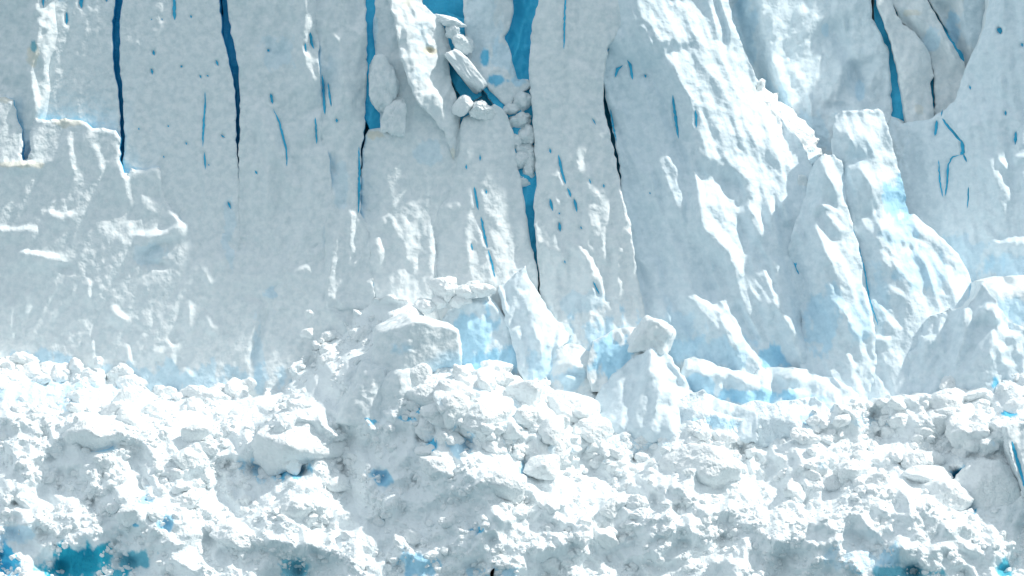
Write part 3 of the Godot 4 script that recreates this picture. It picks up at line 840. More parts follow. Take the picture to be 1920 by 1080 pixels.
func right_wall() -> void:
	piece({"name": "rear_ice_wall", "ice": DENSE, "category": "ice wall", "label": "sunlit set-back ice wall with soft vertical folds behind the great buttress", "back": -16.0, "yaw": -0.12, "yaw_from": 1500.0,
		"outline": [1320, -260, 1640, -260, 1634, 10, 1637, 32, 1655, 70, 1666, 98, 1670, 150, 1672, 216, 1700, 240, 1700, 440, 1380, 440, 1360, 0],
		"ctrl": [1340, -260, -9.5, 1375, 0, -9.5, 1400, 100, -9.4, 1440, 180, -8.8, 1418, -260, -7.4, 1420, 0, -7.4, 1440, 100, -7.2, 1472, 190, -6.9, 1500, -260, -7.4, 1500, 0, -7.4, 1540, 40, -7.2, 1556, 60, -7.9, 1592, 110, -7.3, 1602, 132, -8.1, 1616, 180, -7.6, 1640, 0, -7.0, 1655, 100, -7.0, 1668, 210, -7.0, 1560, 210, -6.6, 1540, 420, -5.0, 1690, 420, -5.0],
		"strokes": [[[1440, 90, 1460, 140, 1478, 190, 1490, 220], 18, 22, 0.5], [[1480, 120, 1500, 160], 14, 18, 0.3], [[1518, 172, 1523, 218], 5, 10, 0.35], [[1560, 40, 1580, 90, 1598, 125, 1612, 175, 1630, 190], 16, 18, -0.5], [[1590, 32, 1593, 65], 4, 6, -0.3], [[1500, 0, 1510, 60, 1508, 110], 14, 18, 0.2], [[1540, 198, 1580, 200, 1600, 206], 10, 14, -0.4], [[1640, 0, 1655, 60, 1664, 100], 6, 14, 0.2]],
		"tints": [[1395, 60, 26, 100, 0.3, 0], [1450, 190, 40, 40, 0.35, 0], [1548, 58, 7, 14, 0.3, 0], [1612, 170, 10, 26, 0.35, 0], [1500, 250, 90, 40, 0.3, 0]], "mid": 0.2, "low": 0.5, "r": 6.0})  # blue tints put the shade of groove and slanting fold into the colour
	piece({"name": "blue_shadow_crevice", "category": "blue ice", "label": "blue body standing for the shadow in the narrow crevice of the rear wall", "mat": blue, "back": -16.0,
		"outline": [1632, -260, 1690, -260, 1690, 60, 1720, 225, 1660, 225, 1640, 60], "ctrl": [1640, -260, -8.4, 1690, -260, -8.6, 1670, 100, -8.4, 1700, 200, -8.2, 1660, 210, -8.0], "r": 3.0})  # blue body stands for the blue shadow between wall and pillar
	piece({"name": "rear_ice_pillar", "inward": 0.6, "category": "ice pillar", "label": "twisted bright ice pillar beside the crevice in the rear wall", "back": -16.0,
		"outline": [1645, -260, 1642, 0, 1652, 30, 1668, 70, 1677, 100, 1684, 130, 1689, 160, 1697, 218, 1700, 290, 1760, 290, 1750, 217, 1748, 185, 1744, 155, 1752, 142, 1742, 100, 1726, 75, 1715, 60, 1692, 45, 1674, 10, 1670, -260],
		"ctrl": [1650, -260, -6.6, 1645, 0, -6.6, 1660, 40, -6.4, 1680, 100, -6.2, 1695, 150, -6.2, 1700, 215, -6.4, 1670, 0, -7.0, 1690, 45, -7.0, 1722, 75, -7.2, 1742, 110, -7.4, 1748, 140, -7.4, 1720, 130, -6.4, 1725, 200, -6.4, 1740, 180, -7.0],
		"strokes": [[[1716, 60, 1732, 90, 1740, 120, 1750, 140], 8, 18, 0.3]], "tints": [[1720, 205, 10, 14, 0.3, 2]], "r": 7.0, "mid": 0.2, "low": 0.2})
	piece({"name": "rear_ice_fin", "inward": 0.6, "category": "ice fin", "label": "slanting pale ice fin behind the twisted pillar", "back": -16.0,
		"outline": [1664, -260, 1672, 4, 1690, 42, 1722, 68, 1742, 104, 1753, 145, 1752, 300, 1850, 300, 1815, 132, 1796, 100, 1780, 72, 1765, 48, 1752, 25, 1735, -5, 1728, -260],
		"ctrl": [1670, -260, -7.6, 1675, 0, -7.6, 1728, -260, -7.0, 1735, 0, -7.0, 1700, 45, -7.9, 1752, 52, -7.0, 1725, 25, -6.9, 1745, 110, -8.0, 1770, 75, -6.9, 1795, 120, -7.0, 1770, 150, -7.6],
		"strokes": [[[1672, 5, 1705, 22, 1740, 52, 1752, 55], 8, 20, 0.4], [[1755, 55, 1780, 85, 1800, 128], 6, 18, 0.4]], "tints": [[1710, 24, 16, 6, 0.4, 2], [1740, 80, 24, 30, 0.4, 0]], "r": 5.0, "mid": 0.2, "low": 0.2})
	piece({"name": "rear_ice_fin", "inward": 0.6, "category": "ice fin", "label": "pale ice fin with blue shade painted into its groove next to the shaded grey cliff", "back": -16.0,
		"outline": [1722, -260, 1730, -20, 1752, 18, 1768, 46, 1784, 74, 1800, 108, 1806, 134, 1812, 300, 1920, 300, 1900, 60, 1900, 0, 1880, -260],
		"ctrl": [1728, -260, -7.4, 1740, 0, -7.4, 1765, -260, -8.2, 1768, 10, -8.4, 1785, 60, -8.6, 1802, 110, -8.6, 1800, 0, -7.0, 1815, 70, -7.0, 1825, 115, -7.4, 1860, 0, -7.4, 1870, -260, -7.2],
		"tints": [[1786, 70, 14, 60, 0.7, 0], [1802, 108, 6, 20, 0.7, 1], [1830, 40, 30, 60, 0.2, 0]], "r": 5.0, "mid": 0.2, "low": 0.2})  # blue tints put the shade of the groove into the colour
	piece({"name": "ice_cliff", "ice": DENSE, "inward": 0.7, "yaw": 0.12, "yaw_from": 1800.0, "category": "ice cliff", "label": "shaded grey cliff with a branching blue crack behind the square tower", "back": -14.0,
		"outline": [1866, -260, 1854, 0, 1848, 40, 1837, 75, 1822, 102, 1809, 130, 1800, 162, 1790, 190, 1765, 210, 1740, 224, 1692, 232, 1672, 217, 1660, 240, 1630, 300, 1630, 620, 1740, 800, 2160, 800, 2160, -260],
		"ctrl": [1866, -260, -3.2, 1855, 0, -3.2, 1810, 130, -3.6, 1770, 210, -3.9, 1680, 225, -4.6, 1690, 400, -3.4, 1760, 300, -3.0, 1812, 250, -1.8, 1845, 100, -2.2, 1885, 0, -1.4, 1930, 0, -0.6, 1900, 200, -0.8, 1850, 300, -1.0, 1920, 400, 0.2, 1830, 420, -0.9, 1760, 450, -1.8, 1800, 550, -0.2, 1920, 540, 0.9, 2160, -260, 1.6, 2160, 800, 3.5, 1640, 600, -1.4, 1760, 780, 2.0],
		"strokes": [[[1848, 452, 1880, 456, 1930, 446], 6, 28, 0.5], [[1835, 280, 1860, 320, 1880, 350, 1900, 410], 16, 26, 0.4], [[1822, 210, 1832, 240], 10, 18, 0.3], [[1852, 200, 1856, 235], 7, 14, 0.3], [[1895, 295, 1940, 292], 4, 16, 0.3], [[1860, 290, 1900, 330], 12, 16, 0.3], [[1848, 420, 1862, 450], 8, 16, 0.25], [[1870, 140, 1885, 180], 10, 18, 0.25], [[1700, 260, 1690, 300], 10, 20, 0.2], [[1885, 470, 1900, 490], 8, 14, 0.25], [[1775, 350, 1768, 420], 4, 8, 0.1]],
		"crack_strips": [[[1766, 222, 1780, 240, 1796, 258, 1804, 268], 5], [[1803, 262, 1806, 285, 1800, 290], 8], [[1800, 290, 1786, 294, 1778, 308, 1776, 340, 1772, 368], 4.5], [[1806, 288, 1812, 304], 4], [[1757, 225, 1753, 255], 6], [[1765, 218, 1767, 205], 4], [[1760, 300, 1762, 340, 1768, 370], 3], [[1870, 58, 1874, 54, 1876, 64], 9], [[1916, 80, 1917, 88], 5], [[1885, 207, 1886, 217], 5], [[1905, 246, 1903, 272], 6], [[1818, 160, 1820, 168], 4], [[1816, 350, 1814, 390], 3]],
		"tints": [[1780, 490, 90, 50, 0.3, 0], [1890, 500, 60, 30, 0.35, 0]], "r": 8.0, "low": 0.4, "mid": 0.25, "lean": -0.1})
	piece({"name": "snow_tongue", "category": "snow", "label": "lumpy snow spilling down between the great buttress and the rear wall", "mat": snow, "back": -10.0,
		"outline": [1413, 168, 1418, 158, 1424, 152, 1432, 152, 1440, 166, 1455, 180, 1466, 196, 1490, 206, 1502, 222, 1530, 252, 1544, 290, 1530, 340, 1505, 395, 1470, 385, 1448, 300, 1430, 240, 1420, 200],
		"ctrl": [1415, 170, -0.3, 1430, 155, -0.3, 1460, 190, -0.7, 1500, 220, -1.3, 1540, 290, -1.7, 1425, 230, 0.2, 1470, 270, 0.3, 1450, 300, 0.8, 1500, 320, 0, 1485, 390, 0.7],
		"lump": 0.9, "lump_size": 30.0, "r": 16.0, "rd": 1.0, "rag": 7.0, "fine": 0.2, "tints": [[1520, 320, 26, 40, 0.35, 0]]})
	piece({"name": "ice_tower", "ice": DENSE, "inward": 0.6, "category": "serac", "label": "tall square-topped leaning ice tower with a sky-blue patch on its flank", "back": -4.0,
		"outline": [1559, 274, 1562, 240, 1567, 216, 1578, 208, 1600, 207, 1616, 207, 1626, 204, 1636, 207, 1648, 203, 1657, 212, 1664, 232, 1668, 250, 1676, 284, 1690, 332, 1698, 370, 1704, 402, 1714, 402, 1736, 420, 1770, 448, 1796, 476, 1816, 510, 1826, 545, 1826, 580, 1800, 640, 1700, 800, 1560, 800, 1560, 640, 1590, 560, 1585, 440, 1575, 340, 1562, 300],
		"ctrl": [1563, 240, 2.2, 1570, 218, 1.9, 1610, 216, 2.2, 1652, 214, 1.9, 1595, 262, 3.4, 1655, 262, 2.6, 1570, 310, 2.4, 1618, 320, 3.9, 1645, 355, 3.9, 1685, 325, 2.3, 1630, 300, 3.1, 1660, 380, 3.0, 1700, 395, 2.1, 1598, 420, 3.3, 1650, 445, 4.2, 1712, 440, 3.1, 1770, 455, 2.4, 1810, 515, 2.4, 1640, 520, 4.4, 1720, 530, 4.5, 1770, 530, 4.0, 1625, 640, 5.0, 1700, 620, 5.4, 1815, 575, 4.2, 1600, 800, 6.5, 1700, 800, 7],
		"strokes": [[[1600, 230, 1625, 270, 1650, 320], 14, 30, 0.3], [[1640, 420, 1660, 430, 1690, 442], 10, 20, 0.35], [[1560, 300, 1580, 340, 1592, 385, 1603, 425, 1612, 440], 6, 10, 0.2], [[1705, 410, 1740, 430, 1775, 462, 1810, 510], 14, 24, 0.45], [[1640, 470, 1680, 500, 1710, 540], 12, 26, 0.3], [[1660, 540, 1690, 560], 12, 22, 0.3], [[1720, 470, 1745, 510, 1750, 550], 8, 16, 0.3], [[1770, 500, 1790, 550], 8, 16, 0.3], [[1600, 480, 1620, 540], 14, 24, 0.3], [[1690, 450, 1720, 455], 8, 14, 0.25], [[1635, 560, 1660, 600, 1690, 625], 12, 26, 0.35], [[1620, 620, 1640, 640, 1680, 635], 10, 20, 0.35]],
		"tints": [[1685, 372, 30, 44, 0.85, 0], [1690, 440, 50, 30, 0.4, 0], [1730, 510, 60, 40, 0.35, 0], [1822, 560, 10, 24, 0.7, 0], [1640, 560, 40, 60, 0.25, 0], [1618, 280, 30, 40, 0.12, 0]], "r": 8.0, "mid": 0.18, "low": 0.3, "fine": 0.06, "lean": -0.3,
		"crack_strips": [[[1600, 430, 1612, 470, 1622, 510, 1630, 560, 1646, 610], 3]]})
	piece({"name": "ice_tower", "ice": DENSE, "inward": 0.6, "category": "serac", "label": "short round-headed ice tower leaning against the tall square-topped one", "back": -4.0,
		"outline": [1498, 400, 1510, 366, 1516, 326, 1528, 302, 1546, 289, 1564, 289, 1578, 302, 1584, 338, 1588, 380, 1598, 420, 1611, 460, 1621, 520, 1630, 572, 1642, 612, 1644, 680, 1625, 800, 1480, 800, 1500, 690, 1502, 600, 1488, 520, 1476, 470, 1486, 432],
		"ctrl": [1505, 375, 2.6, 1518, 328, 2.8, 1535, 300, 3.4, 1562, 296, 3.6, 1582, 340, 3.0, 1548, 325, 4.6, 1568, 345, 4.5, 1578, 385, 4.0, 1545, 370, 4.1, 1520, 405, 3.9, 1495, 435, 3.2, 1545, 450, 4.9, 1600, 445, 4.2, 1490, 520, 3.4, 1530, 520, 4.9, 1570, 520, 5.5, 1618, 540, 4.7, 1505, 640, 4.6, 1560, 640, 5.6, 1600, 620, 6.0, 1640, 640, 5.6, 1560, 800, 7.0],
		"strokes": [[[1518, 392, 1540, 385, 1570, 400], 8, 22, 0.35], [[1545, 300, 1562, 330, 1572, 350], 12, 18, 0.25], [[1488, 425, 1500, 440, 1505, 460], 6, 12, 0.3], [[1540, 400, 1565, 420, 1590, 440], 10, 18, 0.3], [[1525, 420, 1545, 470, 1556, 500], 14, 20, 0.4], [[1550, 450, 1580, 510, 1600, 560], 12, 26, 0.45], [[1560, 560, 1590, 600, 1610, 650], 14, 26, 0.4], [[1500, 500, 1515, 560, 1540, 600], 14, 22, -0.35]],
		"tints": [[1545, 600, 40, 70, 0.45, 0], [1615, 600, 24, 50, 0.4, 0]], "r": 9.0, "mid": 0.18, "low": 0.3, "lean": -0.3})
	block("ice_shard", "shaded ice wedge between the snow tongue and the round-headed tower", 1502, 358, 30, 62, 1.0, [[1, 0.2, 0, 0.8], [-1, -0.2, 0, 0.8], [0, 1, 0, 0.9], [0, -1, 0, 1], [0, 0, 1, 0.7], [0.6, 0.7, 0, 0.7]], {"turn": -18.0})


# ------------------------------------------------------------------ foot of the wall

func foot_of_wall() -> void:
	piece({"name": "ice_wall_block", "ice": DENSE, "yaw": 0.2, "yaw_from": 930.0, "category": "ice block", "label": "wide sky-blue ice wall standing behind the big white boulder", "back": 0.0, "rag": 3.0,
		"outline": [832, 600, 842, 580, 866, 566, 890, 556, 912, 556, 930, 566, 944, 590, 966, 612, 990, 632, 1002, 660, 1012, 700, 1024, 740, 1020, 810, 830, 810],
		"ctrl": [836, 600, 3.06, 880, 568, 3.28, 925, 570, 3.27, 985, 632, 3.04, 1010, 690, 2.63, 870, 640, 3.98, 930, 650, 4.01, 980, 690, 3.63, 850, 720, 3.82, 930, 740, 4.08, 1015, 760, 3.34, 930, 800, 4.06],
		"tints": [[880, 640, 60, 70, 0.7, 0], [930, 690, 70, 50, 0.75, 0], [985, 730, 40, 40, 0.6, 0]], "r": 10.0, "low": 0.4, "mid": 0.2,
		"strokes": [[[846, 584, 880, 566, 925, 572, 950, 600], 6, 20, 0.4], [[985, 690, 1000, 730], 6, 14, 0.3]]})
	piece({"name": "ice_spire", "ice": DENSE, "yaw": 0.12, "yaw_from": 990.0, "category": "ice spire", "label": "jagged ice spire in front of the central pillar foot", "back": 0.0, "rag": 3.5,
		"outline": [936, 536, 946, 532, 956, 524, 968, 514, 976, 506, 983, 500, 990, 514, 1001, 534, 1011, 553, 1026, 578, 1046, 600, 1056, 614, 1070, 626, 1062, 640, 1052, 652, 1040, 680, 1028, 730, 1010, 780, 975, 700, 950, 610, 940, 570],
		"ctrl": [940, 540, 3.1, 983, 504, 3.3, 1000, 540, 2.9, 1040, 600, 2.9, 1066, 628, 2.9, 955, 590, 3.7, 972, 550, 3.9, 1000, 600, 4.3, 1020, 640, 4.4, 1045, 650, 3.7, 990, 680, 4.7, 1010, 760, 4.9],
		"strokes": [[[983, 502, 990, 540, 1010, 580, 1040, 630], 14, 30, 0.3], [[940, 540, 950, 590], 6, 12, 0.3], [[990, 600, 1010, 640, 1020, 680], 10, 18, 0.35]],
		"tints": [[1010, 690, 30, 40, 0.4, 0]], "r": 6.0, "mid": 0.4, "fine": 0.1})
	for b in [[838, 541, 46, 44], [873, 549, 36, 32], [905, 543, 46, 30], [886, 535, 26, 18], [800, 574, 40, 26], [858, 563, 34, 22], [822, 566, 30, 22]]:
		block("snow_lump", "rounded snow lump perched on top of the sky-blue ice wall", b[0], b[1], b[2], b[3], 3.6, [], {"level": 3, "worn": 6.0, "bumps": 0.22, "mat": snow, "category": "snow lump", "group": "snow lumps on the blue ice wall"})
	block("ice_boulder", "huge angular white ice boulder with a painted blue hollow, resting on the rubble mound", 784, 650, 164, 130, 7.4,
		[[0.22, 1, 0.1, 0.76], [-0.6, 0.75, 0.2, 0.80], [-1, 0.1, 0.1, 0.95], [1, 0.1, 0.0, 0.93], [0.22, -0.12, 0.95, 0.72], [-0.75, -0.05, 0.66, 0.72], [0, -1, 0, 0.9], [0.5, -0.8, 0.4, 0.85], [0.85, 0.55, 0, 0.98], [0, 0, -1, 1.0]], {"level": 5, "worn": 30.0, "bumps": 0.07, "deep": 130.0, "turn": -4.0, "tints": [[Vector3(-0.5, -0.1, 0.86), 0.9, 0.9, 0], [Vector3(0.7, -0.6, 0.4), 0.75, 0.6, 0]]})  # the hollow is only blue in the colour, not cut into the shape
	block("ice_block", "tall grey ice block under the huge angular boulder", 752, 742, 96, 118, 8.0, [[1, 0.2, 0.2, 0.85], [-1, 0.1, 0.2, 0.85], [0, 1, 0.2, 0.95], [0, -1, 0, 1], [-0.5, 0, 0.9, 0.75], [0.6, 0, 0.9, 0.75], [-0.6, 0.7, 0.2, 0.85]], {"bumps": 0.1, "worn": 12.0, "tints": [[Vector3(0.9, -0.3, 0.3), 0.85, 0.8, 0]]})
	block("ice_block", "slumped grey ice block leaning on the tall block under the boulder", 694, 742, 92, 110, 7.6, [[1, 0.2, 0.2, 0.9], [-0.8, 0.5, 0.3, 0.75], [0, 1, 0.2, 0.95], [0, -1, 0, 1], [-0.3, 0.2, 0.9, 0.75], [0.6, 0.1, 0.9, 0.75]], {"bumps": 0.14, "worn": 10.0})
	piece({"name": "ice_block", "category": "ice block", "label": "low lumpy ice block between the sky-blue wall and the ice peak", "back": 1.0,
		"outline": [1028, 690, 1040, 655, 1062, 645, 1090, 648, 1110, 660, 1118, 700, 1110, 740, 1070, 750, 1030, 740],
		"ctrl": [1035, 690, 4.4, 1060, 652, 4.2, 1100, 660, 4.2, 1070, 690, 5.4, 1040, 740, 5.4, 1105, 735, 5.2, 1085, 720, 5.0], "strokes": [[[1040, 688, 1070, 680, 1110, 690], 8, 16, 0.4], [[1050, 705, 1080, 712, 1105, 705], 8, 12, 0.4]],
		"tints": [[1070, 712, 46, 22, 0.45, 0]], "lump": 0.35, "lump_size": 30.0, "r": 9.0})
	piece({"name": "ice_block", "category": "ice block", "label": "ice block with a vivid blue face beside the pointed ice peak", "back": 2.0,
		"outline": [1106, 660, 1112, 640, 1135, 628, 1160, 616, 1192, 614, 1212, 650, 1200, 690, 1180, 740, 1110, 735, 1100, 700],
		"ctrl": [1110, 645, 5.0, 1160, 620, 4.6, 1192, 618, 5.0, 1125, 660, 5.8, 1170, 650, 6.0, 1200, 660, 6.2, 1110, 720, 5.8, 1150, 700, 6.0, 1180, 730, 6.4], "strokes": [[[1108, 648, 1135, 632, 1165, 618, 1195, 616], 6, 18, 0.35], [[1163, 620, 1165, 640], 4, 8, 0.3]],
		"tints": [[1145, 670, 46, 44, 0.85, 0]], "r": 6.0, "low": 0.25, "mid": 0.2})
	block("ice_block", "small tilted cube of ice on top of the pointed ice peak", 1226, 630, 74, 70, 6.0, [[0.25, 1, 0.1, 0.8], [-1, 0.35, 0.2, 0.8], [1, -0.1, 0.2, 0.85], [-0.2, -0.2, 1, 0.75], [0.2, -1, 0, 0.9], [0, 0, -1, 1]], {"worn": 9.0, "bumps": 0.16, "turn": -14.0})
	piece({"name": "ice_peak", "ice": DENSE, "yaw": 0.12, "yaw_from": 1230.0, "category": "ice block", "label": "pointed ice peak with one shaded face and a bright ridge", "back": 3.0, "rag": 3.0,
		"outline": [1098, 800, 1112, 752, 1130, 722, 1158, 696, 1185, 672, 1212, 656, 1236, 648, 1254, 664, 1272, 690, 1288, 712, 1300, 735, 1350, 748, 1420, 770, 1420, 830, 1150, 830],
		"ctrl": [1110, 770, 7.2, 1135, 722, 6.8, 1185, 676, 6.6, 1236, 652, 6.6, 1222, 680, 7.4, 1230, 740, 8.6, 1262, 700, 6.8, 1290, 725, 6.6, 1270, 760, 8.0, 1170, 740, 7.8, 1160, 800, 9.0, 1260, 810, 9.6, 1400, 775, 8.4, 1400, 820, 9.4],
		"strokes": [[[1222, 656, 1228, 690, 1245, 730, 1275, 748], 14, 30, 0.5], [[1245, 690, 1270, 716], 8, 12, 0.3], [[1250, 672, 1272, 700, 1290, 726], 8, 10, 0.3]], "r": 8.0, "low": 0.4, "mid": 0.25})
	piece({"name": "snow_ridge", "ice": DENSE, "category": "snow ridge", "label": "long snow ridge with blue undercut along the foot of the great buttress", "back": 3.0, "rag": 3.0, "mat": crust,
		"outline": [1274, 700, 1286, 676, 1302, 668, 1330, 678, 1356, 690, 1384, 696, 1412, 702, 1424, 690, 1470, 688, 1520, 692, 1552, 704, 1580, 718, 1610, 738, 1620, 780, 1480, 790, 1280, 780],
		"ctrl": [1280, 690, 6.0, 1302, 674, 5.6, 1360, 692, 5.8, 1412, 704, 6.0, 1440, 692, 5.4, 1520, 696, 5.6, 1600, 735, 6.6, 1320, 705, 6.9, 1400, 720, 7.1, 1480, 715, 7.1, 1560, 735, 7.3, 1300, 735, 6.4, 1380, 750, 6.6, 1480, 752, 6.9, 1400, 785, 7.6, 1560, 780, 8.2],
		"strokes": [[[1290, 690, 1330, 694, 1400, 712, 1480, 704, 1560, 722], 12, 20, 0.4], [[1558, 700, 1575, 716, 1600, 736], 8, 12, 0.4], [[1420, 728, 1460, 736, 1520, 742], 8, 10, 0.2]],
		"tints": [[1310, 722, 40, 24, 0.6, 0], [1420, 742, 90, 16, 0.9, 0], [1500, 746, 60, 12, 0.5, 0]], "r": 9.0, "low": 0.3, "mid": 0.3})
	piece({"name": "snow_ridge", "ice": DENSE, "category": "snow ridge", "label": "rounded white snow ridge in front of the pointed ice peak", "back": 4.0, "rag": 3.0, "mat": snow,
		"outline": [1255, 800, 1262, 752, 1290, 740, 1318, 734, 1345, 748, 1378, 762, 1396, 756, 1420, 748, 1450, 758, 1480, 752, 1528, 744, 1552, 760, 1560, 800, 1540, 840, 1300, 840],
		"ctrl": [1262, 760, 8.2, 1318, 740, 7.8, 1380, 764, 8.0, 1420, 752, 7.8, 1480, 756, 8.0, 1545, 760, 8.2, 1300, 770, 9.0, 1380, 785, 9.2, 1450, 780, 9.3, 1530, 780, 9.2, 1300, 800, 9.0, 1380, 815, 9.6, 1540, 820, 10],
		"tints": [[1340, 792, 60, 12, 0.6, 0], [1520, 785, 30, 10, 0.6, 0]], "r": 9.0, "mid": 0.35, "lump": 0.3})
	piece({"name": "snow_bank", "ice": DENSE, "yaw": 0.18, "yaw_from": 1780.0, "category": "snow bank", "label": "large shaded snow bank rising to a thin sunlit crest below the square-topped tower", "back": 2.0, "rag": 3.0,
		"outline": [1600, 745, 1622, 700, 1640, 668, 1680, 640, 1716, 616, 1745, 594, 1780, 580, 1812, 574, 1830, 560, 1838, 532, 1846, 530, 1862, 556, 1880, 582, 1894, 604, 1925, 616, 1960, 680, 1960, 800, 1600, 800],
		"ctrl": [1625, 700, 4.34, 1645, 668, 4.63, 1716, 620, 5.26, 1780, 584, 5.98, 1830, 562, 6.58, 1842, 534, 6.8, 1700, 665, 5.85, 1760, 640, 6.68, 1812, 610, 7.55, 1845, 580, 8.22, 1862, 570, 7.71, 1885, 610, 6.95, 1920, 630, 6.97, 1680, 720, 6.16, 1760, 700, 7.14, 1830, 680, 8.52, 1870, 650, 8.59, 1900, 700, 7.94, 1640, 780, 6.62, 1780, 780, 8.02, 1900, 780, 8.62],
		"strokes": [[[1716, 622, 1735, 640, 1760, 630], 8, 18, 0.35], [[1856, 570, 1872, 600, 1885, 625, 1915, 632], 10, 18, 0.5], [[1660, 680, 1690, 665, 1720, 660], 8, 18, 0.3], [[1740, 690, 1770, 720], 14, 22, -0.3], [[1790, 600, 1770, 650, 1760, 700], 16, 24, -0.3]],
		"lump": 0.4, "lump_size": 46.0, "tints": [[1868, 718, 10, 16, 0.8, 1]], "r": 7.0, "mid": 0.4, "low": 0.4, "fine": 0.1})
	piece({"name": "ice_block", "category": "ice block", "label": "flat-topped ice block with a bright lid behind the large shaded snow bank", "back": -1.0,
		"outline": [1838, 536, 1846, 524, 1866, 519, 1900, 517, 1980, 514, 2020, 600, 1990, 660, 1910, 640, 1880, 610],
		"ctrl": [1845, 530, 4.2, 1880, 522, 3.8, 1980, 518, 3.6, 1860, 540, 6.2, 1900, 545, 6.4, 1980, 540, 6.6, 1890, 600, 6.8, 1980, 640, 7.4], "tints": [[1910, 585, 50, 30, 0.5, 0]], "r": 4.0, "mid": 0.2, "low": 0.3})


# ------------------------------------------------------------------ apron of fallen ice

